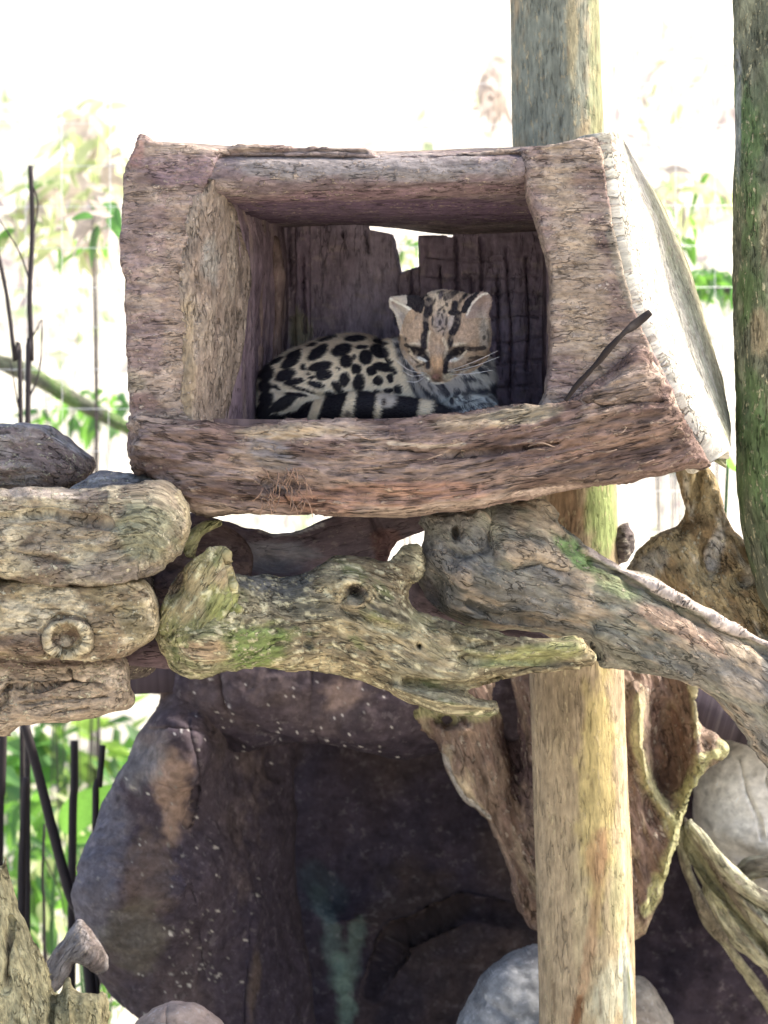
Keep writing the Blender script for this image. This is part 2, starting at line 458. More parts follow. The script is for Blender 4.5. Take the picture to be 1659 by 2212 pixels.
def plain(name, c, rough=.6, spec=.3, metal=0):
    m = bpy.data.materials.new(name); m.use_nodes = True; t = m.node_tree; b = t.nodes['Principled BSDF']
    n = N(t, 'ShaderNodeTexNoise'); n.inputs['Scale'].default_value = 60; r = N(t, 'ShaderNodeMapRange'); r.inputs[3].default_value = .8; r.inputs[4].default_value = 1.2
    tc = N(t, 'ShaderNodeTexCoord'); t.links.new(tc.outputs['Object'], n.inputs['Vector']); t.links.new(n.outputs[0], r.inputs[0])
    s = N(t, 'ShaderNodeVectorMath', operation='SCALE'); s.inputs[0].default_value = c; t.links.new(r.outputs[0], s.inputs['Scale'])
    t.links.new(s.outputs[0], b.inputs['Base Color']); b.inputs['Roughness'].default_value = rough
    b.inputs['Specular IOR Level'].default_value = spec; b.inputs['Metallic'].default_value = metal; return m
def leaf_mat(name, c, tr, mixv=.5):
    m = bpy.data.materials.new(name); m.use_nodes = True; t = m.node_tree; t.nodes.clear(); L = t.links.new
    o = N(t, 'ShaderNodeOutputMaterial'); d = N(t, 'ShaderNodeBsdfPrincipled'); tr_ = N(t, 'ShaderNodeBsdfTranslucent'); mx = N(t, 'ShaderNodeMixShader')
    tc = N(t, 'ShaderNodeTexCoord'); n = N(t, 'ShaderNodeTexNoise'); n.inputs['Scale'].default_value = 25; n.inputs['Detail'].default_value = 4; L(tc.outputs['Object'], n.inputs['Vector'])
    wv = N(t, 'ShaderNodeTexWave'); wv.inputs['Scale'].default_value = 22; wv.inputs['Distortion'].default_value = .6; L(tc.outputs['Object'], wv.inputs['Vector'])
    r = N(t, 'ShaderNodeMapRange'); r.inputs[3].default_value = .65; r.inputs[4].default_value = 1.3; L(n.outputs[0], r.inputs[0])
    r2 = N(t, 'ShaderNodeMapRange'); r2.inputs[3].default_value = .85; r2.inputs[4].default_value = 1.1; L(wv.outputs['Fac'], r2.inputs[0])
    q = N(t, 'ShaderNodeMath', operation='MULTIPLY'); L(r.outputs[0], q.inputs[0]); L(r2.outputs[0], q.inputs[1])
    for cc, dst in ((c, d.inputs['Base Color']), (tr, tr_.inputs['Color'])):
        s = N(t, 'ShaderNodeVectorMath', operation='SCALE'); s.inputs[0].default_value = cc; L(q.outputs[0], s.inputs['Scale']); L(s.outputs[0], dst)
    d.inputs['Roughness'].default_value = .45; mx.inputs[0].default_value = mixv
    L(d.outputs[0], mx.inputs[1]); L(tr_.outputs[0], mx.inputs[2]); L(mx.outputs[0], o.inputs[0]); return m
M_leaf = leaf_mat('leaf_green', (.10, .22, .05), (.22, .50, .07), .55)
M_leafd = leaf_mat('leaf_deep_green', (.06, .14, .05), (.10, .26, .06), .5)
M_leafy = leaf_mat('leaf_yellow_green', (.46, .50, .28), (.60, .70, .32), .5)
M_dry = leaf_mat('leaf_dry', (.50, .43, .38), (.50, .42, .36), .4)
M_stem = plain('stem_brown', (.035, .028, .03), .8)
M_wire = plain('fence_wire', (.75, .76, .77), .5, .4, .3)
M_eye = plain('eye_pale', (.75, .73, .66), .15, .5)
M_whisk = plain('whisker', (.75, .73, .75), .4)
M_twig = plain('twig_dark', (.02, .014, .013), .8)

# ------------------------------------------------------------------ ground and slope behind
def ground():
    xs = np.concatenate([np.linspace(-90, -5, 40), np.linspace(-4.9, 4.9, 120), np.linspace(5, 90, 40)])
    ys = np.concatenate([np.linspace(-40, -5, 15), np.linspace(-4.8, 14, 160), np.linspace(15, 150, 60)])
    X, Y = np.meshgrid(xs, ys); t = np.clip(Y-2.4, 0, None)
    Z = np.where(t < 22, .36*t, .36*22+.05*(t-22))*sstep(0, 1.2, t)
    q = np.column_stack([X.ravel(), Y.ravel(), X.ravel()*0])
    Z = Z.ravel()+fbm(q*.5, 4)*.12+fbm(q*3, 3)*.02
    V = np.column_stack([X.ravel(), Y.ravel(), Z]); nx = len(xs); i = np.arange(len(ys)-1)[:, None]*nx; j = np.arange(nx-1)[None]
    F = np.stack([i+j, i+j+1, i+nx+j+1, i+nx+j], -1).reshape(-1, 4)
    gr = V.copy(); C = paint((.56, .52, .44), [('n', (.46, .41, .33), .7, 1, .1, .3, .6), ('n', (.46, .50, .34), .35, 1, .3, .2, .4)], V[:, 0]*100, V[:, 2]*100, gr)
    m = coat_mat('earth', fine=9, stretch=1, bump=.4, contrast=.25, fleck=.4, fleck_col=(.66, .6, .5), pit=.15, dist=.03)
    tag(link('ground', mesh_from('ground', V, F, C, gr), m), kind='structure')
ground()

# ------------------------------------------------------------------ rock cave under the den
cave = thing('cave_rock', P(700, 3000, 1.0), 'large dark rounded rock hollowed into a shadowy cave below the logs', 'rock cave')
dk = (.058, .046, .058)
RD = [('f', 3, 1, .03), ('f', 12, 1, .008), ('f', 60, 1, .002)]
leg = [(365, 1455), (345, 1520), (300, 1590), (275, 1650), (230, 1720), (200, 1790), (170, 1870), (158, 1950), (165, 2010), (185, 2060), (215, 2120), (260, 2170),
       (320, 2215), (350, 2300), (380, 2500), (400, 3000), (760, 3000), (720, 2500), (700, 2330), (680, 2200), (672, 2100), (655, 2000), (640, 1900), (632, 1800), (630, 1700), (650, 1600), (680, 1500), (520, 1430)]
spots = []
rs = np.random.RandomState(5)
for i in range(150):
    a = rs.normal(0, 1); b_ = rs.normal(0, 1)
    uu = 400+a*100; vv = 1900+b_*150
    r_ = rs.uniform(1.2, 4.2)*(.5+.5*rs.rand()); uu, vv = (uu, vv) if i % 3 else (430+a*45, 2050+b_*60)
    spots.append(('b', rs.choice([.25, .4, .6])*np.array((1., .94, .84)), uu, vv, r_*1.3, r_, rs.uniform(0, 180), .8))
for i in range(70):
    spots.append(('b', (.6, .57, .55), rs.uniform(380, 860), rs.uniform(1460, 1640), rs.uniform(1.5, 3.5), rs.uniform(1.5, 3), 0, .8))
solid('rock_pillar', leg, [(230, 1900, .72), (420, 1900, .72), (400, 1600, .72), (560, 1950, .86), (620, 1950, 1.05), (680, 1950, 1.3), (640, 1650, 1.05), (330, 2300, .72), (700, 2400, 1.3)], M_rock, dk, None, [('n', (.095, .072, .072), 5, 1, .05, .25, .8), ('b', (.14, .13, .15), 215, 1900, 70, 260, 15, .8), ('b', (.125, .092, .078), 330, 1870, 70, 130, 0, .7),  # grey blob on the left: light on that side put into the colour
      ('b', (.27, .19, .15), 385, 1690, 46, 110, -5, .85), ('b', (.17, .135, .125), 340, 1600, 50, 40, 0, .7), ('b', (.16, .145, .11), 300, 2000, 80, 80, 0, .5), ('b', (.045, .036, .05), 650, 1950, 150, 460, 0, .95), ('b', (.20, .19, .19), 320, 1640, 60, 50, -30, .5), ('b', (.11, .08, .06), 556, 2090, 10, 80, 5, .6)]+spots,  # grey top and dark inner blob: light and cave shade put into the colour
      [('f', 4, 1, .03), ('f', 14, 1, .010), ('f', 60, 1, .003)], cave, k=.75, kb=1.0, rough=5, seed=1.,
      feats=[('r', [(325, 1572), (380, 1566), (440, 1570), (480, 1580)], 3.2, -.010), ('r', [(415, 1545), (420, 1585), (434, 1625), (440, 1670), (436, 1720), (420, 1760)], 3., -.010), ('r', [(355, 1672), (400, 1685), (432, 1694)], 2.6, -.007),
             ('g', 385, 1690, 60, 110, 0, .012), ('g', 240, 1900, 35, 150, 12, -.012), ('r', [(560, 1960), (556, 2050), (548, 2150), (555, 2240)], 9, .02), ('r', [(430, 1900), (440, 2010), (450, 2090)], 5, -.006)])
arch = [(382, 1450), (400, 1380), (520, 1340), (900, 1360), (1200, 1400), (1400, 1500), (1380, 1580), (1150, 1600), (960, 1625), (900, 1640), (860, 1645), (800, 1632), (740, 1618), (690, 1605), (600, 1610), (520, 1625), (470, 1605), (430, 1600), (385, 1560)]
solid('rock_arch', arch, .78, M_rock, dk, None, [('n', (.09, .07, .075), 6, 1, .1, .25, .8), ('b', (.27, .20, .18), 745, 1490, 55, 38, 5, .8), ('b', (.13, .10, .10), 580, 1480, 60, 35, 10, .6), ('l', (.028, .022, .032), [(430, 1640), (560, 1625), (700, 1610), (880, 1640), (1000, 1620)], 60, .9)]+spots[150:],  # dark line along the lower edge: cave shade painted into the rock colour
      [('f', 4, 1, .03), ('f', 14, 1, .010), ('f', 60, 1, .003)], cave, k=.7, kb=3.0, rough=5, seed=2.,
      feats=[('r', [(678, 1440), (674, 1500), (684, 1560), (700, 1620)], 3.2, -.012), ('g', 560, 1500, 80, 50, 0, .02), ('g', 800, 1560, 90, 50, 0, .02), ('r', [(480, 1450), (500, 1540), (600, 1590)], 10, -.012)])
back = [(380, 1420), (700, 1380), (1300, 1380), (1900, 1500), (2300, 1800), (2400, 2400), (2400, 3000), (300, 3000), (300, 2400), (330, 1900)]
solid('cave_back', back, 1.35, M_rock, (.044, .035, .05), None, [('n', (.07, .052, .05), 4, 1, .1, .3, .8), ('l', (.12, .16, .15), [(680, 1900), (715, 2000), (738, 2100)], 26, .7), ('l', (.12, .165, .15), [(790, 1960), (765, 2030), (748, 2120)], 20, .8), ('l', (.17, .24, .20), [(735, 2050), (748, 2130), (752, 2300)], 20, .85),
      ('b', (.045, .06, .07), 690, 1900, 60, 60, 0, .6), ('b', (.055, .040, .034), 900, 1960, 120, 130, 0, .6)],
      [('f', 3, 1, .06), ('f', 10, 1, .02), ('f', 40, 1, .004)], cave, k=.25, kb=.3, step=9, rough=5, seed=3., feats=[('g', 740, 1960, 90, 60, 0, .05), ('r', [(800, 2120), (860, 2000), (1000, 1940), (1120, 1960)], 10, -.05)])
loft('added_cave_roof', [[(280, 1500, .75), (900, 1480, .75), (1500, 1580, .8), (2300, 1850, .8)], [(300, 1480, 1.1), (900, 1440, 1.1), (1500, 1560, 1.1), (2300, 1800, 1.1)], [(330, 1500, 1.5), (900, 1470, 1.5), (1500, 1560, 1.5), (2300, 1850, 1.5)]],
     .08, M_rock, dk, (), [('f', 6, 1, .02)], cave, nu=90, nv=30, seed=4.)  # unseen roof slab, added so the inside of the cave stays dark

# ------------------------------------------------------------------ loose rocks
WD = [('f', 8, 1, .012), ('f', 30, 1, .003)]
def rock(label, poly, y, base, layers=(), seed=0., k=.9, feats=(), mat=M_grock, name='boulder'):
    o = solid(name, poly, y, mat, base, None, layers, WD, None, seed=seed, k=k, feats=feats, rough=4)
    tag(o, label, 'rock'); return o
rock('grey speckled boulder at the foot of the post, in front of the cave', [(975, 2240), (1005, 2170), (1040, 2105), (1095, 2065), (1160, 2040), (1220, 2050), (1280, 2100), (1310, 2200), (1320, 2320), (1300, 2800), (940, 2800), (950, 2400)], .68,
     (.24, .25, .27), [('n', (.14, .145, .16), 14, 1, .1, .2, .7), ('n', (.42, .43, .44), 60, 1, .45, .1, .8)], 5., feats=[('g', 1070, 2120, 50, 40, -30, .02), ('r', [(1040, 2140), (1120, 2190), (1130, 2260)], 10, -.008)])
rock('brown grey boulder peeking out right of the post at the bottom edge', [(1250, 2240), (1300, 2140), (1370, 2105), (1410, 2130), (1440, 2175), (1460, 2240), (1480, 2500), (1480, 2800), (1200, 2800)], .86, (.34, .31, .28), [('n', (.22, .19, .17), 14, 1, .1, .2, .6)], 6.)
rock('smooth tan rock showing only its top at the bottom edge under the cave pillar', [(280, 2230), (320, 2185), (370, 2166), (420, 2170), (465, 2195), (490, 2240), (500, 2400), (520, 2800), (240, 2800), (255, 2400)], .42, (.36, .29, .26), [('n', (.26, .21, .19), 12, 1, .1, .2, .5)], 7., feats=[('r', [(363, 2160), (366, 2212), (362, 2300)], 3, -.008)])
rock('big pale sunlit rounded rock behind the forked root at the right edge', [(1500, 1780), (1498, 1720), (1520, 1650), (1560, 1600), (1575, 1540), (1640, 1540), (1750, 1600), (1900, 1700), (1960, 1850), (1900, 1990), (1750, 1990), (1660, 1950), (1600, 1900), (1540, 1850)], .95,
     (.82, .80, .77), [('n', (.62, .58, .54), 8, 1, .1, .3, .6)], 8., k=.7, feats=[('r', [(1590, 1640), (1600, 1700), (1625, 1760), (1632, 1800)], 3, -.012), ('r', [(1660, 1600), (1640, 1680), (1665, 1740)], 3, -.015), ('g', 1640, 1860, 60, 20, 20, -.03)])

# ------------------------------------------------------------------ the two upright poles
post = thing('wooden_post', P(1262, 3200, .52), 'tall bare wooden post rising behind the den, yellow and sunlit at its foot', 'post')
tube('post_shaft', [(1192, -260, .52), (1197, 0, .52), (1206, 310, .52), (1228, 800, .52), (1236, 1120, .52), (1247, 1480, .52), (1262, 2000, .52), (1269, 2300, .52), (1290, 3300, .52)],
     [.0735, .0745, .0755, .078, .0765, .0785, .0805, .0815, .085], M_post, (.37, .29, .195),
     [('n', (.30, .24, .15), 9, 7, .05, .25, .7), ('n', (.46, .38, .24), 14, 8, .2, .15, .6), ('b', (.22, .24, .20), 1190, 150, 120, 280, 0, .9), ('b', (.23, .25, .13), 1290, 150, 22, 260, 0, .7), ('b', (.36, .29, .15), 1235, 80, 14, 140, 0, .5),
      ('b', (.26, .33, .13), 1300, 1110, 40, 120, 0, .9), ('b', (.25, .15, .09), 1220, 1110, 45, 120, 0, .7), ('b', (.22, .17, .115), 1190, 1510, 75, 90, 0, .75),  # last brown blob: shade of the log above, painted on the post
      ('b', (.54, .44, .20), 1290, 1700, 44, 300, 0, .8), ('b', (.60, .54, .34), 1345, 1900, 10, 400, 0, .6), ('b', (.40, .26, .14), 1290, 1850, 26, 60, 8, .8), ('l', (.36, .22, .13), [(1300, 1800), (1290, 1930), (1270, 2080), (1255, 2150), (1235, 2240)], 15, .6), ('b', (.16, .07, .03), 1245, 2200, 12, 60, 10, .8),  # yellow and pale right side: sunlight put into the wood colour
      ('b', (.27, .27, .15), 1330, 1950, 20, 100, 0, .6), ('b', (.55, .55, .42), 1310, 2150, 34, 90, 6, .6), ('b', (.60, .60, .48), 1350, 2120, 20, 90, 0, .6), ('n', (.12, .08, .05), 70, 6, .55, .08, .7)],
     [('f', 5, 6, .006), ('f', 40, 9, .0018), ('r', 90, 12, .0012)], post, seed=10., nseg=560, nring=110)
loft('bark_strip', [[(1300, 2050, .455), (1345, 2030, .465)], [(1290, 2140, .45), (1362, 2120, .46)], [(1283, 2330, .447), (1370, 2330, .46)]], .006, M_post, (.58, .58, .47),
     [('n', (.38, .40, .25), 40, 6, .1, .15, .8)], [('f', 50, 6, .002)], post, nu=30, nv=90, seed=11., axis=[(1300, 1900), (1300, 2400)])
tree = thing('tree', P(1760, 3200, .3), 'green mossy tree trunk standing along the right edge', 'tree')
tube('trunk', [(1672, -260, .3), (1678, 0, .3), (1684, 300, .3), (1682, 450, .3), (1680, 700, .3), (1690, 900, .3), (1697, 1060, .3), (1718, 1160, .3), (1745, 1250, .3), (1790, 1450, .3), (1800, 3200, .3)],
     [.070, .069, .070, .073, .071, .072, .073, .076, .078, .085, .1], M_moss, (.13, .135, .095),
     [('n', (.10, .16, .06), 9, 2, .1, .2, .8), ('n', (.30, .30, .20), 22, 3, .3, .12, .7), ('b', (.34, .28, .18), 1645, 720, 28, 60, 0, .8), ('b', (.32, .27, .18), 1650, 500, 10, 80, 0, .6), ('n', (.05, .06, .05), 16, 4, .4, .15, .6), ('b', (.33, .34, .36), 1595, 240, 8, 150, 0, .6)],
     [('f', 7, 3, .010), ('f', 35, 3, .004), ('r', 60, 5, .003)], tree, seed=12., nseg=420, nring=100)

# ------------------------------------------------------------------ roots and driftwood behind and beside the post
DW = [('f', 7, 2.5, .012), ('r', 28, 5, .013), ('r', 60, 5, .006), ('f', 100, 3, .003)]
root = thing('driftwood_snag', P(1250, 2500, .72), 'hollow tangled root stump standing upright just behind the post', 'driftwood')
snag = [(850, 1490), (860, 1530), (900, 1570), (945, 1605), (960, 1650), (1000, 1725), (1050, 1765), (1075, 1815), (1100, 1880), (1110, 1940), (1145, 2000), (1200, 2035), (1300, 2045), (1380, 2030), (1405, 1995), (1430, 1940), (1448, 1870), (1470, 1790), (1490, 1725),
        (1512, 1672), (1560, 1640), (1572, 1612), (1545, 1585), (1512, 1560), (1500, 1520), (1480, 1440), (1250, 1400), (1000, 1430)]
solid('stump', snag, .72, M_grey, (.27, .20, .155), [(1000, 1400), (1090, 1700), (1200, 2000), (1210, 2300)],
      [('n', (.15, .10, .085), 16, 4, .0, .2, .8), ('n', (.40, .33, .22), 22, 5, .25, .12, .7), ('b', (.09, .06, .07), 1110, 1600, 38, 170, -8, .9), ('b', (.15, .09, .07), 1445, 1610, 42, 110, -5, .85), ('b', (.10, .06, .05), 1405, 1720, 40, 90, 0, .5),
       ('l', (.40, .38, .22), [(1370, 1500), (1372, 1600), (1395, 1680), (1435, 1750), (1445, 1800)], 17, .9), ('l', (.42, .42, .22), [(1560, 1615), (1510, 1640), (1490, 1700), (1455, 1780), (1430, 1880), (1400, 1960)], 20, .85), ('l', (.36, .36, .18), [(880, 1530), (960, 1540), (1060, 1530)], 22, .7),
       ('l', (.45, .42, .38), [(955, 1630), (1000, 1715), (1055, 1760)], 6, .9), ('l', (.40, .38, .24), [(1495, 1480), (1500, 1580)], 12, .7)],
      DW, root, k=.45, kb=.5, rough=6, seed=13., step=3.6,
      feats=[('g', 1445, 1600, 40, 110, -4, -.075), ('g', 1430, 1690, 34, 60, 0, -.055), ('g', 1110, 1600, 40, 170, -8, -.08), ('g', 1440, 1640, 13, 50, 5, .035), ('r', [(1370, 1490), (1372, 1600), (1395, 1680), (1435, 1750)], 13, .028), ('r', [(1560, 1615), (1510, 1640), (1490, 1700), (1455, 1780), (1430, 1880)], 14, .028),
             ('r', [(960, 1620), (1040, 1740), (1100, 1860), (1130, 1980)], 16, .02), ('g', 960, 1555, 25, 12, 0, -.03), ('g', 1000, 1570, 16, 10, 0, .02), ('r', [(1495, 1470), (1500, 1560), (1498, 1640)], 10, .025)])
o = solid('root', [(1478, 1770), (1500, 1785), (1530, 1835), (1580, 1885), (1640, 1925), (1750, 2000), (1900, 2120), (1900, 2400), (1780, 2260), (1700, 2160), (1640, 2090), (1590, 2050), (1545, 1980), (1510, 1900), (1480, 1830)], .8, M_grey, (.30, .29, .19),
      [(1480, 1780), (1600, 1970), (1800, 2200)], [('n', (.44, .43, .32), 20, 6, .1, .15, .8), ('n', (.13, .10, .09), 18, 6, .2, .15, .8), ('l', (.50, .50, .40), [(1490, 1780), (1560, 1880), (1659, 1960)], 9, .8)], DW, None, k=.6, seed=14., rough=7, step=3.2,
      feats=[('r', [(1495, 1790), (1560, 1900), (1680, 2020)], 9, .02), ('r', [(1500, 1850), (1580, 1960), (1680, 2080)], 8, -.03)])
tag(o, 'long pale green root sloping down to the lower right corner', 'root')
for (pts, rad, lab) in [([(1486, 1768, .74), (1510, 1800, .73), (1560, 1868, .74), (1625, 1925, .76), (1720, 1985, .8), (1850, 2100, .85)], [.008, .012, .015, .017, .02, .022], 'upper pale strand of the forked root at lower right'),
        ([(1590, 1900, .86), (1625, 1878, .84), (1680, 1880, .84), (1760, 1920, .88), (1900, 1980, .9)], [.016, .02, .022, .025, .03], 'short grey root crossing below the pale rock at the right edge'),
        ([(1470, 1790, .80), (1485, 1880, .84), (1520, 1960, .86), (1570, 2040, .9), (1640, 2140, .95), (1760, 2300, 1.)], [.006, .008, .009, .010, .012, .014], 'thin dark root hanging inside the shadow at lower right')]:
    tag(tube('root', pts, rad, M_grey, (.32, .31, .22), [('n', (.16, .13, .11), 24, 5, .1, .15, .7), ('n', (.5, .49, .38), 34, 5, .25, .12, .7)], [('f', 14, 2, .010), ('r', 40, 6, .006)], None, seed=pts[0][0]*.01, nseg=180, nring=28), lab, 'root')
o = solid('driftwood', [(1345, 1245), (1375, 1195), (1425, 1152), (1468, 1135), (1478, 1090), (1462, 1010), (1525, 1000), (1560, 1080), (1582, 1140), (1612, 1170), (1640, 1220), (1680, 1290), (1760, 1400), (1800, 1520), (1659, 1420), (1560, 1370), (1450, 1320), (1370, 1280)], .36, M_log, (.42, .33, .19),
      [(1500, 1000), (1520, 1150), (1640, 1350)], [('n', (.22, .15, .08), 26, 2, .05, .15, .85), ('n', (.55, .50, .40), 30, 3, .3, .12, .8), ('b', (.48, .46, .43), 1540, 1190, 18, 60, 15, .8), ('b', (.25, .24, .22), 1400, 1215, 40, 28, -40, .7)],
      [('f', 8, 2, .012), ('r', 55, 2, .007), ('f', 110, 1.5, .0035)], None, k=.6, seed=15., rough=6, feats=[('g', 1530, 1210, 22, 40, 10, -.03), ('g', 1600, 1250, 18, 14, 0, -.03), ('r', [(1510, 1020), (1500, 1100), (1470, 1150)], 10, -.02)])
tag(o, 'golden pitted driftwood with an upright horn, between the post and the mossy trunk', 'driftwood')
o = solid('bark_chunk', [(1338, 1140), (1358, 1132), (1370, 1160), (1368, 1195), (1350, 1215), (1325, 1215), (1320, 1160)], .5, M_grey, (.12, .10, .10), None, [('n', (.3, .28, .24), 60, 2, .2, .1, .8)], [('f', 50, 1, .006)], None, seed=16., rough=5, step=3)
tag(o, 'small dark knobbly bark lump against the post just above the grey limb', 'bark')

# ------------------------------------------------------------------ grey limb, mossy log and dark bark under the den
limb = [(905, 1120), (960, 1100), (1100, 1085), (1180, 1085), (1197, 1110), (1207, 1135), (1262, 1178), (1330, 1222), (1400, 1242), (1500, 1300), (1600, 1350), (1659, 1385), (1900, 1500), (1950, 1900), (1720, 1710), (1659, 1662), (1618, 1600), (1560, 1530),
        (1520, 1492), (1480, 1475), (1440, 1464), (1395, 1455), (1350, 1450), (1300, 1445), (1280, 1420), (1262, 1388), (1200, 1372), (1130, 1366), (1050, 1360), (1000, 1350), (950, 1322), (915, 1280), (900, 1240), (908, 1190), (914, 1150)]
o = solid('tree_limb', limb, [(930, 1200, .10), (1300, 1320, .12), (1659, 1550, .15), (1900, 1750, .18)], M_grey, (.20, .185, .165), [(900, 1120), (1010, 1210), (1200, 1280), (1400, 1350), (1659, 1520), (1900, 1700)],
      [('n', (.27, .26, .19), 9, 2, .0, .25, .7), ('n', (.12, .115, .10), 11, 2, .1, .2, .6), ('n', (.42, .33, .24), 26, 2.5, .22, .14, .75), ('b', (.14, .24, .09), 1240, 1200, 70, 22, 40, .85), ('b', (.17, .22, .10), 1310, 1260, 90, 25, 32, .6),
       ('b', (.15, .15, .165), 1010, 1200, 70, 60, 0, .5), ('b', (.36, .25, .19), 1450, 1350, 130, 22, 28, .8), ('l', (.52, .44, .40), [(1270, 1190), (1380, 1248), (1500, 1312), (1600, 1362), (1700, 1415)], 9, .95), ('b', (.50, .42, .34), 1600, 1480, 60, 26, 35, .5),  # pale line along the ridge: sun highlight painted into the colour
       ('b', (.09, .075, .08), 930, 1290, 22, 60, 0, .7), ('b', (.10, .09, .095), 1090, 1120, 26, 24, 0, .6), ('b', (.20, .25, .12), 1500, 1560, 60, 14, 45, .5)],
      [('f', 7, 2, .014), ('r', 30, 4, .007), ('f', 22, 1.5, .008), ('f', 90, 3, .003)], None, k=.8, kb=.9, seed=17., rough=5, step=3.6,
      feats=[('r', [(1255, 1185), (1380, 1250), (1500, 1315), (1659, 1392), (1850, 1480)], 8, .016), ('r', [(1270, 1215), (1380, 1275), (1500, 1340), (1659, 1420)], 12, -.012), ('g', 985, 1150, 10, 18, 0, -.04), ('g', 1055, 1160, 16, 40, 5, -.03), ('g', 1000, 1240, 24, 35, 0, .015), ('g', 1070, 1260, 30, 25, 20, .012),
             ('r', [(1010, 1300), (1080, 1335), (1160, 1345)], 10, -.018), ('g', 1280, 1410, 18, 26, -20, -.025), ('r', [(1290, 1370), (1380, 1420), (1480, 1460)], 14, .014), ('g', 1130, 1190, 50, 22, -10, .012), ('r', [(960, 1180), (1000, 1200), (1040, 1190)], 6, -.012), ('r', [(1100, 1230), (1160, 1215), (1220, 1240)], 7, -.012), ('g', 940, 1270, 22, 40, 0, -.03)])
tag(o, 'thick grey limb with a pale ridge, slanting from under the den to the right edge', 'log')
bark = [(415, 1112), (455, 1116), (520, 1137), (560, 1143), (592, 1155), (640, 1149), (690, 1130), (750, 1105), (840, 1095), (925, 1095), (925, 1140), (900, 1155), (875, 1165), (850, 1180), (836, 1212), (818, 1228), (795, 1225), (730, 1225), (690, 1250), (600, 1300), (500, 1320), (440, 1290), (400, 1200), (400, 1150)]
o = solid('bark_slab', bark, .19, M_in, (.17, .13, .145), [(420, 1130), (600, 1180), (800, 1140), (920, 1110)], [('n', (.11, .08, .09), 10, 3, .0, .25, .7), ('b', (.24, .15, .12), 470, 1160, 60, 35, 20, .7), ('b', (.22, .22, .25), 600, 1200, 90, 40, 0, .7), ('b', (.20, .10, .085), 840, 1180, 40, 45, 0, .6), ('l', (.55, .52, .48), [(560, 1145), (592, 1156), (640, 1152), (700, 1135)], 4, .7)],
      [('f', 9, 3, .008), ('r', 30, 6, .002)], None, k=.55, seed=18., rough=3.5, step=3.6, feats=[('g', 600, 1215, 90, 35, 5, -.03), ('r', [(800, 1110), (830, 1160), (820, 1220)], 9, -.012)])
tag(o, 'dark sagging slab of bark wedged between the den floor and the mossy log', 'bark')
mlog = thing('mossy_log', P(800, 1500, .08), 'twisted mossy green log lying across below the den, with an open knot hole', 'log')
E = [(345, 1330), (372, 1262), (420, 1225), (500, 1240), (560, 1243), (640, 1246), (690, 1225), (730, 1200), (800, 1208), (838, 1216), (862, 1190), (900, 1178), (915, 1205), (912, 1245), (885, 1262), (880, 1290), (900, 1318), (945, 1335), (1000, 1352), (1060, 1364), (1110, 1378), (1180, 1380),
     (1240, 1374), (1262, 1390), (1285, 1428), (1240, 1447), (1150, 1456), (1080, 1472), (1010, 1492), (1050, 1510), (1076, 1516), (1076, 1540), (1050, 1550), (990, 1547), (940, 1537), (880, 1518), (830, 1490), (780, 1468), (700, 1452), (620, 1446), (540, 1441), (480, 1452), (430, 1468), (382, 1455), (350, 1412), (335, 1370)]
Eax = [(340, 1330), (500, 1340), (700, 1320), (850, 1370), (1000, 1440), (1270, 1420)]
LD0 = [('f', 9, 2, .011)]
MD = [('f', 8, 2.2, .012), ('r', 34, 5, .0045), ('f', 75, 2.5, .0035)]
ML = [('n', (.17, .18, .085), 9, 1.5, .02, .25, .75), ('n', (.36, .29, .17), 13, 2, .12, .16, .8), ('n', (.14, .11, .075), 15, 3, .2, .14, .7), ('n', (.52, .46, .30), 55, 2, .42, .1, .7), ('n', (.12, .15, .06), 22, 1.5, .36, .1, .6)]
solid('log_body', E, [(400, 1350, .0), (800, 1350, .06), (1250, 1420, .04)], M_moss, (.255, .225, .15), Eax, ML+[('b', (.13, .13, .125), 590, 1255, 100, 40, 5, .9), ('b', (.10, .095, .075), 680, 1310, 90, 26, 5, .7), ('b', (.14, .20, .06), 560, 1395, 90, 60, 0, .8), ('b', (.42, .30, .20), 450, 1400, 60, 34, 0, .7), ('n', (.55, .50, .33), 110, 2, .30, .08, .8), ('n', (.07, .06, .045), 70, 2.5, .38, .1, .8), ('b', (.40, .32, .20), 930, 1400, 80, 40, 20, .6), ('b', (.30, .32, .13), 1150, 1415, 120, 26, -8, .6), ('l', (.42, .43, .48), [(615, 1240), (655, 1225), (690, 1215)], 7, .8),
      ('b', (.09, .075, .07), 768, 1277, 24, 20, 0, .9), ('b', (.10, .09, .075), 668, 1388, 13, 10, 30, .7), ('b', (.05, .04, .03), 905, 1391, 5, 5, 0, .9), ('b', (.11, .10, .10), 765, 1310, 60, 22, 0, .4)],
      MD, mlog, k=.85, kb=.9, seed=19., rough=5, step=3.4,
      feats=[('g', 768, 1277, 15, 12, 20, -.04), ('g', 745, 1290, 14, 9, -30, -.02), ('o', 765, 1277, 33, 25, .35, .011), ('g', 600, 1270, 80, 40, 5, -.035), ('g', 668, 1388, 9, 7, 30, -.012), ('g', 905, 1391, 4.5, 4.5, 0, -.02), ('r', [(850, 1480), (950, 1510), (1060, 1525)], 8, .018), ('r', [(880, 1470), (1000, 1480), (1080, 1462)], 10, -.03),
             ('r', [(950, 1350), (1080, 1385), (1240, 1395)], 12, .012), ('r', [(1000, 1420), (1120, 1425), (1250, 1430)], 8, -.01), ('g', 850, 1330, 60, 30, 30, .015), ('r', [(740, 1310), (800, 1340), (880, 1360)], 10, -.012), ('g', 450, 1400, 60, 50, 0, .015)])
stub = [(345, 1330), (362, 1280), (390, 1232), (430, 1198), (460, 1185), (492, 1190), (498, 1220), (510, 1258), (514, 1300), (540, 1325), (520, 1370), (470, 1400), (400, 1400), (350, 1380)]
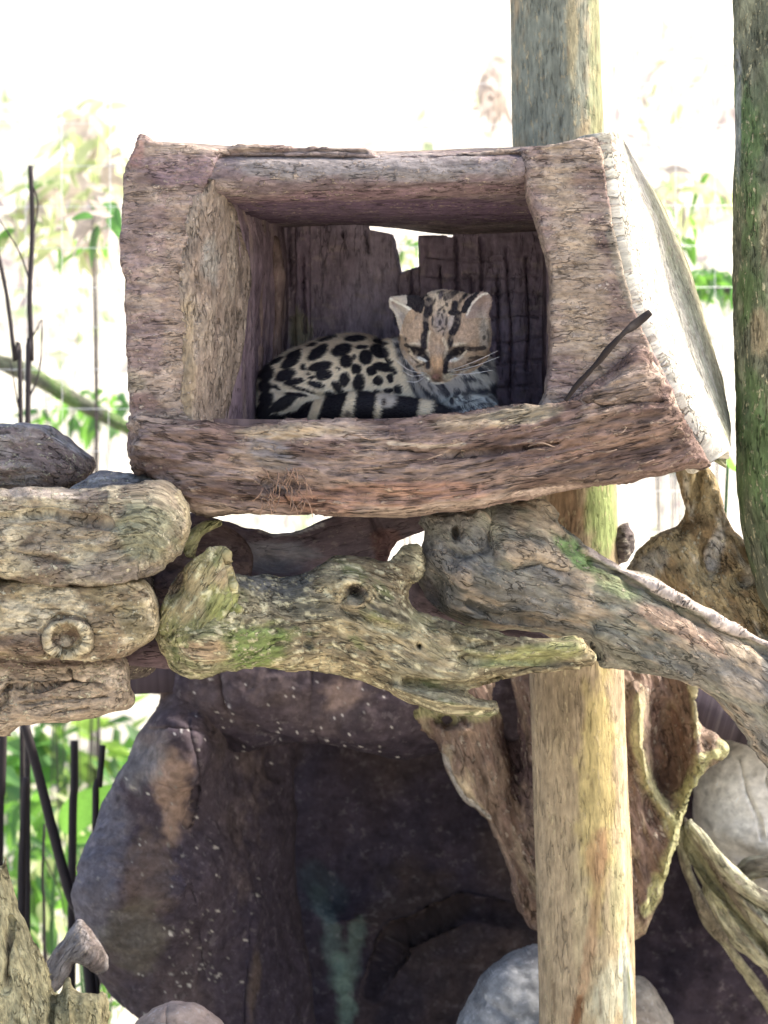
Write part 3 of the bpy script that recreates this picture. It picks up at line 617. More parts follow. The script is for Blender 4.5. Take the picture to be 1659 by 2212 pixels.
solid('branch_stub', stub, -.035, M_moss, (.31, .28, .14), [(360, 1380), (480, 1180)], ML+[('b', (.24, .27, .09), 480, 1300, 50, 50, 0, .7), ('n', (.55, .52, .33), 110, 2, .30, .08, .8), ('b', (.12, .08, .075), 375, 1262, 24, 40, 10, .75), ('b', (.38, .28, .18), 480, 1250, 16, 30, 0, .6), ('b', (.38, .26, .16), 450, 1375, 30, 22, 0, .6)],
      MD, mlog, k=.42, kb=.4, seed=20., rough=6, step=3.4, feats=[('g', 380, 1262, 22, 34, 10, -.03), ('r', [(495, 1200), (510, 1265), (518, 1310)], 7, .012)])
solid('broken_spur', [(398, 1198), (395, 1160), (430, 1130), (470, 1122), (478, 1135), (440, 1158), (425, 1185), (420, 1205)], .03, M_moss, (.33, .31, .15), [(400, 1190), (470, 1125)], ML[:2], [('f', 60, 3, .004)], mlog, k=.8, seed=21., step=3)

o = solid('bark_slab', [(880, 1215), (905, 1195), (940, 1180), (1010, 1250), (1060, 1340), (1150, 1360), (1200, 1390), (1100, 1400), (980, 1370), (900, 1330), (878, 1280)], .24, M_in, (.10, .075, .085), None, (), [('f', 25, 2, .006)], None, seed=62., step=4)  # dark backing put in so the gap reads as shade
tag(o, 'dark backing added behind the crack between the mossy log and the grey limb', 'bark')
o = solid('log', [(-250, 1200), (200, 1200), (330, 1230), (340, 1400), (270, 1470), (-250, 1470)], .16, M_log, (.10, .08, .07), None, (), LD0, None, seed=63., step=6)  # dark log added so the cracks in the stack look shaded
tag(o, 'dark backing log added behind the stack at the left edge to darken its cracks', 'log')

o = solid('bark_slab', [(322, 1250), (400, 1120), (440, 1110), (540, 1180), (520, 1300), (400, 1420), (320, 1400)], .17, M_in, (.15, .105, .10), [(300, 1250), (500, 1250)], [('n', (.08, .055, .06), 18, 2, .1, .2, .7)], [('f', 20, 2, .008), ('r', 40, 3, .004)], None, k=.6, seed=64., step=4)
tag(o, 'brown rotten wood in the gap between the stacked logs and the mossy log stub', 'bark')

# ------------------------------------------------------------------ stacked logs at the left edge
LD = [('f', 6, 2, .016), ('f', 16, 2.5, .009), ('r', 40, 4, .005), ('f', 85, 2, .0035)]
def side_log(label, poly, y, base, layers, axis, seed, **kw):
    kw['k'] = 1.7; kw['cap'] = .062
    o = solid('log', poly, y, M_log, base, axis, layers, LD, None, seed=seed, step=3.4, **kw)
    tag(o, label, 'log', 'logs stacked at the left edge'); return o
side_log('smooth brown grey log end, topmost of the stack at the left edge', [(-250, 930), (-100, 920), (0, 913), (60, 912), (110, 921), (150, 944), (185, 972), (207, 1000), (200, 1030), (150, 1062), (0, 1080), (-250, 1085)], .10, (.27, .21, .18),
         [('n', (.17, .13, .125), 14, 3, .05, .2, .7), ('n', (.32, .29, .27), 30, 4, .25, .12, .6), ('l', (.36, .35, .35), [(0, 918), (100, 926), (190, 985)], 10, .6)], [(-200, 960), (80, 975), (220, 1040)], 22., k=.8, rough=4, feats=[('g', 40, 1010, 120, 30, 0, .01)])
o = side_log('thin grey splinter of wood lying on the lichen-patched log', [(140, 1065), (180, 1035), (215, 1018), (270, 1017), (330, 1024), (385, 1050), (330, 1080), (180, 1085)], .03, (.25, .22, .21), [('n', (.4, .38, .36), 30, 5, .15, .12, .7)], [(150, 1060), (380, 1040)], 23., k=.6, rough=4)
o.name = 'wood_splinter'; o['category'] = 'wood'; del o['group']
side_log('thick log with a green lichen patch on its blunt end, second from the top', [(-250, 1058), (0, 1054), (100, 1050), (180, 1052), (280, 1042), (350, 1034), (392, 1056), (413, 1100), (412, 1150), (398, 1190), (368, 1216), (330, 1240), (250, 1260), (150, 1266), (60, 1260), (0, 1252), (-250, 1245)], -.05, (.29, .24, .175),
         [('n', (.15, .115, .09), 22, 2, .08, .16, .75), ('n', (.46, .40, .28), 26, 1.5, .15, .14, .75), ('b', (.21, .225, .145), 325, 1150, 80, 72, 0, .65), ('b', (.17, .15, .15), 240, 1235, 140, 18, -3, .6), ('l', (.45, .38, .24), [(395, 1065), (412, 1110), (405, 1180)], 10, .6), ('b', (.36, .30, .27), 120, 1065, 140, 12, 0, .6)], [(-200, 1150), (200, 1160), (330, 1150), (420, 1230)], 24., k=.85, rough=5,
         feats=[('r', [(0, 1120), (120, 1110), (240, 1130)], 7, -.012), ('r', [(40, 1190), (160, 1215)], 6, -.01), ('g', 320, 1120, 60, 50, 0, .008)])
side_log('honey coloured log with a round ringed knot facing out', [(-250, 1255), (0, 1246), (60, 1250), (150, 1258), (250, 1256), (312, 1256), (334, 1290), (344, 1330), (335, 1368), (310, 1394), (270, 1413), (200, 1424), (100, 1420), (0, 1416), (-250, 1412)], -.04, (.34, .27, .16),
         [('n', (.17, .125, .085), 24, 1.5, .05, .16, .75), ('n', (.60, .51, .35), 30, 1.5, .1, .14, .8), ('b', (.17, .12, .095), 60, 1385, 110, 28, 0, .8), ('b', (.20, .15, .11), 250, 1400, 90, 24, 0, .6), ('b', (.20, .18, .11), 300, 1340, 34, 50, 0, .6), ('b', (.16, .11, .08), 157, 1375, 28, 26, 0, .8), ('b', (.46, .40, .30), 150, 1380, 12, 12, 0, .7), ('o', (.58, .50, .34), 157, 1375, 42, 37, .13, .9), ('o', (.12, .09, .07), 157, 1375, 52, 46, .06, .7)], [(-200, 1330), (340, 1330)], 25., k=.85, rough=4,
         feats=[('o', 157, 1375, 42, 37, .16, .013), ('g', 157, 1375, 32, 28, 0, -.022), ('g', 150, 1380, 12, 12, 0, .012), ('o', 157, 1375, 56, 48, .12, -.006)])
side_log('pale cracked barkless log, lowest of the stack at the left edge', [(-250, 1385), (0, 1392), (120, 1395), (220, 1404), (268, 1415), (284, 1480), (288, 1522), (240, 1545), (150, 1560), (60, 1568), (20, 1586), (0, 1592), (-250, 1605)], .03, (.35, .275, .205),
         [('n', (.20, .15, .12), 24, 4, .1, .15, .7), ('n', (.46, .38, .30), 30, 3, .2, .14, .7), ('b', (.15, .11, .10), 80, 1425, 180, 14, 0, .7)], [(-200, 1480), (290, 1470)], 26., k=.7, rough=5,
         feats=[('r', [(0, 1500), (40, 1475), (90, 1482), (160, 1465), (230, 1470)], 3.5, -.014), ('r', [(30, 1475), (26, 1510), (0, 1530)], 3.5, -.014), ('r', [(60, 1515), (140, 1505), (240, 1500)], 3, -.010), ('r', [(160, 1440), (170, 1462)], 3, -.012), ('r', [(120, 1535), (200, 1522)], 3, -.008)])
o = solid('bark_slab', [(262, 1400), (345, 1375), (372, 1420), (368, 1445), (300, 1440), (268, 1432)], .1, M_in, (.13, .09, .10), None, (), [('f', 30, 2, .005)], None, seed=27., step=4)
tag(o, 'small dark bark scrap in the gap between the honey log and the mossy log', 'bark')

# ------------------------------------------------------------------ broken stump and branch at the lower left
o = solid('tree_stump', [(-40, 1800), (0, 1870), (12, 1850), (24, 1900), (36, 1935), (52, 1985), (76, 2030), (95, 2070), (112, 2112), (120, 2150), (135, 2125), (148, 2106), (166, 2140), (200, 2150), (228, 2152), (236, 2190), (225, 2260), (240, 2500), (300, 3050), (-300, 3050), (-220, 2300), (-160, 1900)], .22, M_moss, (.33, .29, .17),
      [(-20, 1850), (60, 2300), (60, 3000)], [('n', (.18, .17, .10), 15, 4, .0, .2, .7), ('n', (.46, .42, .26), 22, 5, .15, .14, .7), ('b', (.10, .08, .06), 28, 2060, 7, 60, 0, .7)], [('f', 8, 2.5, .014), ('r', 30, 6, .009), ('f', 80, 3, .003)], None, k=.6, seed=28., rough=6,
      feats=[('r', [(118, 2145), (122, 2250)], 6, -.03), ('r', [(30, 1980), (26, 2120)], 6, -.015), ('r', [(150, 2120), (165, 2200)], 8, .015)])
tag(o, 'splintered olive brown stump in the bottom left corner', 'stump')
o = solid('broken_branch', [(82, 2118), (110, 2065), (150, 2008), (172, 1985), (205, 2020), (235, 2080), (215, 2105), (180, 2085), (160, 2080), (150, 2100), (125, 2140), (95, 2150)], .5, M_grey, (.17, .14, .13), [(90, 2140), (180, 2000)], [('n', (.28, .26, .26), 40, 4, .1, .15, .7)], [('f', 25, 3, .006)], None, seed=29., rough=3, step=3.5)
tag(o, 'short dark grey branch leaning from the stump against the cave pillar', 'branch')

# ------------------------------------------------------------------ the den: a hollowed log section
den = thing('log_den', P(800, 1080, .2), 'hollowed out log box with a square opening where the spotted cat is lying', 'animal den')
frame = [(300, 292), (322, 296), (348, 312), (400, 316), (470, 322), (530, 310), (640, 318), (720, 318), (795, 322), (830, 338), (900, 334), (1000, 330), (1100, 322), (1200, 313), (1292, 295), (1300, 330), (1310, 400), (1326, 500), (1350, 610), (1380, 700), (1425, 800), (1450, 870),
         (1300, 960), (900, 1010), (400, 1010), (286, 1000), (281, 900), (273, 730), (270, 620), (262, 560), (266, 440), (272, 370), (288, 325)]
hole = [(466, 386), (480, 350), (520, 340), (700, 346), (870, 352), (1000, 346), (1080, 340), (1104, 338), (1120, 344), (1132, 420), (1152, 475), (1172, 540), (1186, 600), (1184, 680), (1188, 760), (1180, 820), (1172, 858), (1150, 885), (1100, 930), (800, 950), (480, 950), (440, 935), (422, 880), (418, 700), (412, 560), (424, 480), (448, 420)]
DD = [('f', 6, 2, .006), ('f', 28, 2.5, .0035), ('r', 55, 3.5, .0028), ('f', 120, 2.5, .0018)]
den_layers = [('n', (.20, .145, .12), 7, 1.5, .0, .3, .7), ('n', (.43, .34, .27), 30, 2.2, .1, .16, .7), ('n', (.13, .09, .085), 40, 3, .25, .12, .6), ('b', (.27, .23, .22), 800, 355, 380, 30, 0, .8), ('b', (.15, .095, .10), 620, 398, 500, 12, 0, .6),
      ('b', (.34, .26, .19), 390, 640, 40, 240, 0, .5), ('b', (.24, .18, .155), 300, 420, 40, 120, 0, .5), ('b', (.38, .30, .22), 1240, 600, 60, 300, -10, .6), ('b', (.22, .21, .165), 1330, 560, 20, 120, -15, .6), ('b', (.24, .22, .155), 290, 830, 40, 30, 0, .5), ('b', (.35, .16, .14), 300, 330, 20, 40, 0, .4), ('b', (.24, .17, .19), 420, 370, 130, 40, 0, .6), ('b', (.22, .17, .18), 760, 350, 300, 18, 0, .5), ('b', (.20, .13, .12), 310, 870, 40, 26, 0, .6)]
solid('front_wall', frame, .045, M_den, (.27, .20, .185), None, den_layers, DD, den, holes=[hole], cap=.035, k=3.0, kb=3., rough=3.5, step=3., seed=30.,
      feats=[('r', [(500, 334), (700, 330), (790, 334)], 3, -.01), ('r', [(1105, 350), (1125, 430), (1150, 480)], 12, -.01), ('g', 330, 600, 60, 200, 0, .006)])
# chiselled left cheek of the opening
loft('left_cheek', [[(425, 396, .030), (452, 393, .010), (465, 388, .012), (482, 410, .06)], [(385, 450, .03), (408, 452, .009), (462, 462, .022), (522, 480, .10)], [(372, 580, .03), (398, 580, .008), (462, 590, .028), (542, 590, .13)], [(374, 720, .03), (400, 720, .008), (455, 730, .032), (528, 730, .12)],
      [(380, 850, .03), (408, 850, .010), (452, 850, .038), (502, 860, .10)], [(390, 940, .03), (418, 940, .012), (450, 950, .04), (488, 950, .10)]], .03, M_den, (.27, .21, .165), [('n', (.18, .135, .11), 14, 3, .1, .2, .7), ('n', (.40, .33, .26), 18, 3, .2, .15, .5), ('b', (.30, .29, .26), 455, 560, 25, 60, 0, .6), ('b', (.36, .28, .18), 405, 760, 18, 150, 0, .6)],
     [('f', 12, 2.5, .007), ('r', 22, 3.5, .009), ('f', 70, 2, .003)], den, nu=80, nv=260, seed=31., axis=[(420, 300), (470, 1000)])
# inner surfaces
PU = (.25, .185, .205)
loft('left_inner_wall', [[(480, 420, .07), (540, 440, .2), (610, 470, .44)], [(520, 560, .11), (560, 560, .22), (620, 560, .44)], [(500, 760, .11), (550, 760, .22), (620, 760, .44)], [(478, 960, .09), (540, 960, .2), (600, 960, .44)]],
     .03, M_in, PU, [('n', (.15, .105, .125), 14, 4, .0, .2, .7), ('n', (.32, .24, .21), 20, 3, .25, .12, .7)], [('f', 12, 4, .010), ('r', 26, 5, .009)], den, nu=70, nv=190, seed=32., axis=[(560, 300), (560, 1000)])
for k_, (pts, vv) in enumerate([([(548, 500), (556, 640), (552, 780), (560, 905)], 0), ([(594, 520), (600, 660), (594, 800), (598, 940)], 0)]):
    solid('wood_ridge', [(p[0]-13+(i % 2)*4, p[1]) for i, p in enumerate(pts)]+[(p[0]+13, p[1]+8) for p in pts[::-1]], .27+.08*k_, M_in, (.20, .14, .125), [(560, 300), (560, 1000)], [('n', (.11, .075, .08), 20, 3, .1, .15, .7)], [('f', 25, 2, .006), ('r', 30, 4, .004)], den, seed=33.+k_, rough=6, step=3)
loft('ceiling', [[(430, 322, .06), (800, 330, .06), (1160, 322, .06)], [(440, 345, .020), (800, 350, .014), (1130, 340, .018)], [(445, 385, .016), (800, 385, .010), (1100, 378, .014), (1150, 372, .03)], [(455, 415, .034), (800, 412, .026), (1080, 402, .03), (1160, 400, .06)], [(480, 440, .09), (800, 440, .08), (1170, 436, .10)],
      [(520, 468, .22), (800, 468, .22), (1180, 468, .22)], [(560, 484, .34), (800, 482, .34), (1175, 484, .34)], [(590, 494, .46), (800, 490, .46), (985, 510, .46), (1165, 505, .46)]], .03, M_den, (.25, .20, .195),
     [('n', (.16, .115, .125), 7, 5, .0, .25, .7), ('n', (.36, .29, .25), 26, 6, .3, .12, .6), ('b', (.27, .25, .24), 800, 360, 380, 34, 0, .7), ('b', (.19, .12, .135), 830, 420, 420, 18, -2, .7), ('b', (.15, .095, .15), 800, 458, 480, 34, 0, .8), ('l', (.10, .065, .07), [(700, 398), (870, 402), (1000, 392), (1085, 386)], 2.5, .7)],  # purple blobs darken it inwards: shade of the den put into the colour
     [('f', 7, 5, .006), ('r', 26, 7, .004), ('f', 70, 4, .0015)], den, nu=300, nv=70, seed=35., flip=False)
loft('roof_top', [[(300, 322, .46), (800, 340, .46), (1290, 330, .46)], [(298, 306, .25), (800, 326, .25), (1296, 312, .25)], [(300, 312, .06), (800, 340, .06), (1285, 318, .06)]], .025, M_den, (.3, .24, .2), (), [('f', 12, 4, .005)], den, nu=120, nv=30, seed=36.)
loft('right_inner_wall', [[(1168, 380, .44), (1140, 380, .06)], [(1172, 560, .44), (1190, 560, .06)], [(1172, 760, .44), (1196, 760, .06)], [(1172, 960, .44), (1185, 960, .06)]], .03, M_in, PU, [('n', (.10, .07, .08), 16, 3, .1, .2, .7)], [('f', 14, 3, .006), ('r', 26, 4, .004)], den, nu=60, nv=120, seed=37., axis=[(1180, 300), (1180, 1000)])
loft('den_floor', [[(400, 905, .05), (800, 905, .05), (1200, 885, .05)], [(400, 925, .48), (800, 925, .48), (1200, 910, .48)]], .03, M_in, (.16, .11, .10), (), [('f', 20, 3, .003)], den, nu=100, nv=50, seed=38., flip=True)
# back planks with checks
def plank(pts, seed, checks=(), cross=(), base=(.29, .23, .29), y=.46):
    ft = [('r', c, 3.6, -.015) for c in checks]+[('r', c, 3.4, -.006) for c in cross]
    solid('back_plank', pts, y, M_in, base, [(800, 300), (800, 1000)], [('n', (.17, .125, .15), 10, 3, .0, .25, .6), ('b', (.30, .28, .17), 648, 715, 30, 50, 0, .7), ('n', (.32, .26, .25), 30, .5, .3, .12, .5)]+[('l', (.08, .055, .085), c, 2.4, .7) for c in list(checks)]+[('l', (.13, .10, .12), c, 2.0, .35) for c in list(cross)], [('f', 10, 2, .006), ('r', 38, .45, .0035), ('f', 60, .6, .002)], den, cap=.02, k=3., smooth=False, rough=2.2, step=3., seed=seed, feats=ft)
plank([(560, 465), (648, 465), (650, 960), (560, 960)], 40., [[(600, 520), (604, 700), (598, 900)], [(622, 480), (628, 620)]], [[(570, 560), (640, 565)], [(570, 700), (640, 690)]], (.30, .23, .27))
plank([(638, 470), (674, 470), (676, 960), (638, 960)], 41., [[(655, 560), (660, 720)]], (), (.26, .20, .26), .445)
plank([(666, 480), (700, 478), (760, 480), (793, 480), (797, 498), (850, 506), (862, 560), (868, 600), (864, 960), (672, 960)], 42., [[(742, 505), (745, 540)], [(792, 505), (796, 545)], [(850, 520), (866, 590), (858, 700)]], (), (.30, .25, .30))
plank([(860, 590), (908, 572), (916, 960), (858, 960)], 43., [[(890, 590), (894, 700)]], [[(870, 640), (910, 636)]], (.28, .23, .28), .462)
plank([(905, 510), (940, 508), (978, 512), (986, 484), (1030, 480), (1100, 480), (1200, 480), (1200, 960), (910, 960)], 44.,
      [[(950, 580), (954, 640)], [(985, 520), (990, 640)], [(1040, 520), (1042, 700)], [(1093, 540), (1096, 620), (1104, 700), (1102, 860)], [(1135, 560), (1142, 700), (1138, 800)], [(1018, 600), (1020, 640)], [(1075, 600), (1078, 780)]],
      [[(920, 560), (1000, 566), (1090, 560)], [(1000, 600), (1090, 604), (1160, 598)], [(1050, 640), (1100, 632), (1170, 640)], [(1060, 690), (1130, 684), (1180, 690)], [(1060, 740), (1100, 744), (1170, 730)], [(1070, 790), (1170, 780)], [(920, 600), (990, 606)], [(1070, 840), (1170, 836)]], (.28, .225, .285))
# the lower beam
beam = [(281, 903), (340, 902), (400, 905), (470, 912), (500, 915), (540, 918), (600, 912), (612, 905), (800, 903), (803, 908), (870, 900), (960, 893), (1060, 880), (1130, 872), (1152, 874), (1225, 868), (1280, 828), (1335, 778), (1388, 742), (1425, 800), (1480, 915), (1535, 998), (1500, 1012), (1460, 1020), (1350, 1042), (1200, 1068),
        (1100, 1090), (1000, 1103), (850, 1116), (700, 1114), (600, 1112), (500, 1110), (425, 1108), (380, 1080), (330, 1035), (287, 1024), (283, 960)]
BL = [('n', (.17, .11, .095), 8, 3, -.05, .25, .75), ('n', (.40, .31, .25), 26, 4, .12, .15, .75), ('n', (.10, .065, .055), 30, 6, .12, .14, .8), ('b', (.13, .085, .08), 700, 975, 100, 30, 0, .7), ('b', (.42, .33, .22), 640, 935, 150, 18, 0, .7), ('b', (.40, .31, .20), 1050, 910, 160, 20, -5, .6), ('b', (.30, .165, .115), 820, 1070, 260, 30, -3, .7), ('b', (.24, .22, .21), 590, 985, 60, 30, 20, .6),
      ('b', (.32, .28, .20), 1120, 900, 90, 26, -5, .6), ('b', (.31, .23, .17), 1330, 860, 100, 40, -30, .5), ('b', (.30, .19, .14), 1300, 950, 200, 40, -12, .5), ('b', (.12, .075, .065), 360, 1000, 70, 30, 0, .6), ('b', (.10, .07, .075), 880, 935, 90, 14, -3, .5), ('l', (.5, .42, .34), [(840, 960), (930, 968), (1000, 962)], 4, .8)]
lb = solid('lower_beam', beam, .02, M_beam, (.26, .19, .16), [(280, 960), (700, 1010), (1000, 1000), (1530, 890)], BL, [('f', 7, 3, .008), ('r', 24, 6, .013), ('r', 60, 5, .006), ('f', 110, 3, .003)], den, cap=.06, k=1.7, kb=.4, rough=4.5, step=2.8, seed=46.,
      feats=[('r', [(560, 1030), (600, 1060), (640, 1090)], 4, -.008), ('g', 600, 1040, 30, 24, 0, -.012), ('r', [(840, 975), (1000, 985), (1200, 960)], 5, -.008), ('g', 1175, 872, 36, 14, 0, .014), ('r', [(1220, 868), (1300, 880), (1420, 870)], 5, -.006), ('g', 650, 925, 60, 12, 0, .010)])
# right cut end of the log, catching the sun
edge_f = [(1294, 296, .03), (1310, 400, .03), (1326, 500, .03), (1350, 610, .03), (1380, 700, .03), (1425, 800, .03), (1480, 915, .03), (1530, 998, .03)]
edge_m = [(1300, 306, .20), (1340, 410, .21), (1378, 500, .22), (1408, 620, .22), (1440, 720, .22), (1475, 830, .21), (1508, 920, .19), (1532, 990, .10)]
edge_b = [(1303, 316, .36), (1342, 372, .37), (1390, 455, .37), (1432, 550, .37), (1468, 650, .37), (1498, 750, .36), (1524, 850, .34), (1538, 930, .30), (1532, 988, .18)]
loft('cut_end', [[(a[0]-10, a[1], .07) for a in edge_f], [(a[0]+2, a[1], .055) for a in edge_f], edge_m, edge_b], .03, M_den, (.62, .58, .50), [('n', (.44, .40, .32), 12, 4, .1, .2, .7), ('n', (.62, .60, .50), 24, 4, .2, .15, .6), ('l', (.33, .32, .20), [(1375, 425), (1415, 545), (1460, 640), (1495, 740), (1525, 850), (1540, 950)], 22, .7),
      ('b', (.30, .32, .22), 1440, 640, 14, 120, -20, .5), ('l', (.36, .37, .27), [(1400, 560), (1450, 700), (1500, 850), (1530, 960)], 6, .6)], [('f', 6, 4, .004), ('f', 24, 9, .003), ('f', 90, 5, .0015)], den, nu=240, nv=60, seed=48., axis=[(1300, 300), (1440, 640), (1540, 1000)])
loft('rear_bark', [edge_b, [(a[0]-12, a[1]-10, a[2]+.09) for a in edge_b]], .03, M_moss, (.24, .24, .14), [('n', (.4, .36, .25), 30, 3, .2, .15, .7)], [('f', 20, 3, .008)], den, nu=200, nv=20, seed=49., axis=[(1300, 300), (1540, 1000)])
# torn fibres on the beam
rf = random.Random(3)
for i in range(40):
    u_, v_ = rf.uniform(560, 660), rf.uniform(1010, 1085)
    a = rf.uniform(-1, 1)
    tube('wood_fibre', [(u_, v_, -.055), (u_+a*10+4, v_+rf.uniform(8, 18), -.068), (u_+a*22, v_+rf.uniform(18, 42), -.062)], [.0012, .001, .0005], M_beam, (.34, .22, .16), (), (), lb, nring=5, sub=4)
for i in range(14):
    u_, v_ = rf.uniform(700, 1450), rf.uniform(930, 1050)
    if v_ > 1110-(u_-700)*.12: continue
    tube('wood_fibre', [(u_, v_, -.048), (u_+rf.uniform(14, 30), v_+rf.uniform(-8, 6), -.056), (u_+rf.uniform(34, 60), v_+rf.uniform(-12, 8), -.05)], [.0009, .0014, .0006], M_beam, (.28, .20, .15), (), (), lb, nring=5, sub=4)
for (u0, v0, l) in [(455, 1150, 0)]: pass
tw = tube('twig', [(1222, 866, -.055), (1250, 828, -.06), (1290, 785, -.062), (1312, 757, -.064), (1345, 722, -.062), (1372, 700, -.05), (1405, 676, -.045)], [.003, .0042, .0036, .0050, .0040, .0062, .0048], M_twig, (.05, .04, .03), (), [('f', 90, 2, .0014)], None, nring=10, nseg=80)
tag(tw, 'thin dark twig leaning across the front of the den at right of the opening', 'twig')
print('structure', round(time.time()-T0, 1))
#CAT_START
# ------------------------------------------------------------------ the spotted cat
def bz(X, Y): return (517.6+.36*X, 584+.36*Y)
def hz(X, Y): return (816.2+.16*X, 610.5+.16*Y)
catE = thing('cat', P(750, 930, .2), 'spotted wild cat curled up inside the log den, head raised and eyes half shut', 'cat')
YB, YH = .25, .185
parts = []
body = [bz(*p) for p in [(112, 980), (104, 860), (104, 760), (112, 660), (140, 590), (190, 550), (280, 490), (400, 442), (500, 405), (620, 384), (720, 380), (800, 394), (860, 425), (960, 440), (1060, 560), (1200, 750), (1270, 860), (1270, 990)]]
parts.append(inflate_raw(body, YB, step=3, k=.95, kb=.8, rough=0, feats=[('g', *bz(600, 620), 60, 50, 0, .012), ('g', *bz(330, 780), 60, 34, -20, .016), ('r', [bz(240, 730), bz(400, 740), bz(520, 770)], 6, -.006), ('r', [bz(930, 480), bz(1000, 640), bz(1080, 800)], 10, -.012)]))
chest = [bz(*p) for p in [(860, 430), (980, 400), (1300, 400), (1490, 480), (1522, 560), (1535, 640), (1530, 720), (1520, 800), (1400, 880), (1200, 990), (1000, 990), (930, 800), (880, 600)]]
parts.append(inflate_raw(chest, .215, step=3, k=.75, kb=.8, rough=0, feats=[('r', [bz(1000, 520), bz(1120, 680), bz(1240, 800)], 16, .008)]))
paw = [bz(*p) for p in [(1190, 850), (1240, 775), (1330, 742), (1440, 745), (1525, 765), (1540, 810), (1480, 860), (1400, 900), (1230, 930)]]
parts.append(inflate_raw(paw, .15, step=3, k=.7, rough=0, feats=[('r', [bz(1270, 800), bz(1400, 770), bz(1520, 790)], 5, -.005), ('r', [bz(1300, 840), bz(1420, 810)], 5, -.004)]))
HP = [(560, 250), (640, 175), (720, 125), (870, 98), (1000, 108), (1110, 125), (1240, 165), (1340, 250), (1430, 370), (1500, 520), (1530, 660), (1525, 810), (1480, 950), (1375, 1085), (1235, 1180), (1080, 1250), (940, 1340), (800, 1375), (690, 1340), (610, 1265), (535, 1160), (440, 1050), (365, 940), (322, 820), (305, 700), (335, 560), (420, 390)]
HF = [('g', *hz(790, 1150), 30, 30, 0, .021), ('g', *hz(790, 1240), 13, 11, 0, .007), ('r', [hz(810, 640), hz(800, 900), hz(790, 1160)], 15, .009), ('g', *hz(540, 870), 18, 8, 15, .005), ('g', *hz(1100, 860), 19, 8, -15, .005),
      ('g', *hz(590, 990), 13, 7, 25, -.009), ('g', *hz(1040, 990), 14, 7, -25, -.009), ('g', *hz(650, 1230), 10, 8, 20, .007), ('g', *hz(930, 1230), 12, 8, -20, .007), ('g', *hz(440, 760), 20, 24, 0, .004), ('g', *hz(1280, 800), 24, 28, 0, .004),
      ('r', [hz(790, 1290), hz(792, 1340)], 2, -.003), ('r', [hz(690, 1040), hz(700, 1180)], 3.5, -.004), ('r', [hz(900, 1040), hz(880, 1190)], 3.5, -.004)]
parts.append(inflate_raw([hz(*p) for p in HP], YH, step=2.2, k=.72, kb=.95, rough=0, feats=HF))
LE = [(600, 225), (540, 182), (430, 170), (300, 178), (200, 192), (145, 240), (152, 325), (220, 405), (262, 520), (288, 640), (312, 730), (430, 720), (580, 500)]
RE = [(1150, 420), (1120, 345), (1190, 215), (1315, 140), (1410, 125), (1490, 145), (1540, 225), (1535, 320), (1500, 420), (1515, 520), (1515, 660), (1380, 700), (1200, 560)]
parts.append(inflate_raw([hz(*p) for p in LE], YH-.015, step=2., k=.45, kb=.5, rough=0, feats=[('r', [hz(230, 290), hz(340, 440), hz(370, 640)], 9, -.010)]))
parts.append(inflate_raw([hz(*p) for p in RE], YH-.012, step=2., k=.45, kb=.5, rough=0, feats=[('r', [hz(1440, 260), hz(1340, 420), hz(1350, 560)], 11, -.009)]))
tl = [bz(*p) for p in [(250, 960), (360, 910), (450, 868), (560, 832), (720, 816), (900, 826), (1050, 836), (1160, 852), (1290, 880)]]
ty = [.20, .17, .15, .135, .128, .13, .13, .135, .15]
Vt, Ft, _ = tube_raw([P(a, b, y) for (a, b), y in zip(tl, ty)], [.010, .014, .018, .020, .0215, .019, .0165, .013, .007], None, 24, 8)
parts.append((Vt, Ft, None, None))
# join, fuse with a voxel remesh so that the body is one surface
off = 0; VV = []; FF = []
for p in parts:
    VV.append(p[0]); FF.append(p[1]+off); off += len(p[0])
tmp = fixtri(np.vstack(VV), np.vstack(FF), 'tmp'); to = bpy.data.objects.new('tmp', tmp); col.objects.link(to)
rm = to.modifiers.new('r', 'REMESH'); rm.mode = 'VOXEL'; rm.voxel_size = .0013; rm.adaptivity = 0
sm = to.modifiers.new('s', 'SMOOTH'); sm.factor = .5; sm.iterations = 3
dg = bpy.context.evaluated_depsgraph_get(); ev = to.evaluated_get(dg); em = ev.to_mesh()
n = len(em.vertices); V = np.zeros(n*3, np.float32); em.vertices.foreach_get('co', V); V = V.reshape(-1, 3).astype(float)
nl = len(em.loops); li = np.zeros(nl, np.int32); em.loops.foreach_get('vertex_index', li)
F = li.reshape(-1, 4); ev.to_mesh_clear(); bpy.data.objects.remove(to); bpy.data.meshes.remove(tmp)
print('cat verts', n, len(F))
Nn = normals(V, F)
# regions by geometry
u, v = uv_of(V)
tc = catmull(np.column_stack([np.array([P(a, b, y) for (a, b), y in zip(tl, ty)])]), 6)
dt = np.full(n, 9.)
ts = np.zeros(n); near = (v > 820)
for i, c in enumerate(tc):
    d = np.linalg.norm(V-c, axis=1); m = d < dt; dt = np.where(m, d, dt); ts = np.where(m, i/len(tc), ts)
hc = np.array(P(*hz(900, 700), YH))
hpoly = catmull([hz(*p) for p in HP], 4, True)
lep = catmull([hz(*p) for p in LE], 4, True); rep = catmull([hz(*p) for p in RE], 4, True)
_, _, hd, _, _ = nearest_on(hpoly, u, v, True); hin = inside(hpoly, u, v)
in_le = inside(lep, u, v) & ~hin; in_re = inside(rep, u, v) & (V[:, 1] < YH+.01)
tr_ = np.interp(ts, np.linspace(0, 1, 9), [.010, .014, .018, .020, .0215, .019, .0165, .013, .007]); is_tail = (dt < tr_*1.12+.0008) & (v > 825)
is_head = (hin & (V[:, 1] < YH+.045)) | in_le | in_re | ((hd < 6) & (V[:, 1] < YH+.05) & (v < bz(0, 620)[1]))
is_head &= ~is_tail
wn = np.column_stack([u/16, v/16, V[:, 1]*60])
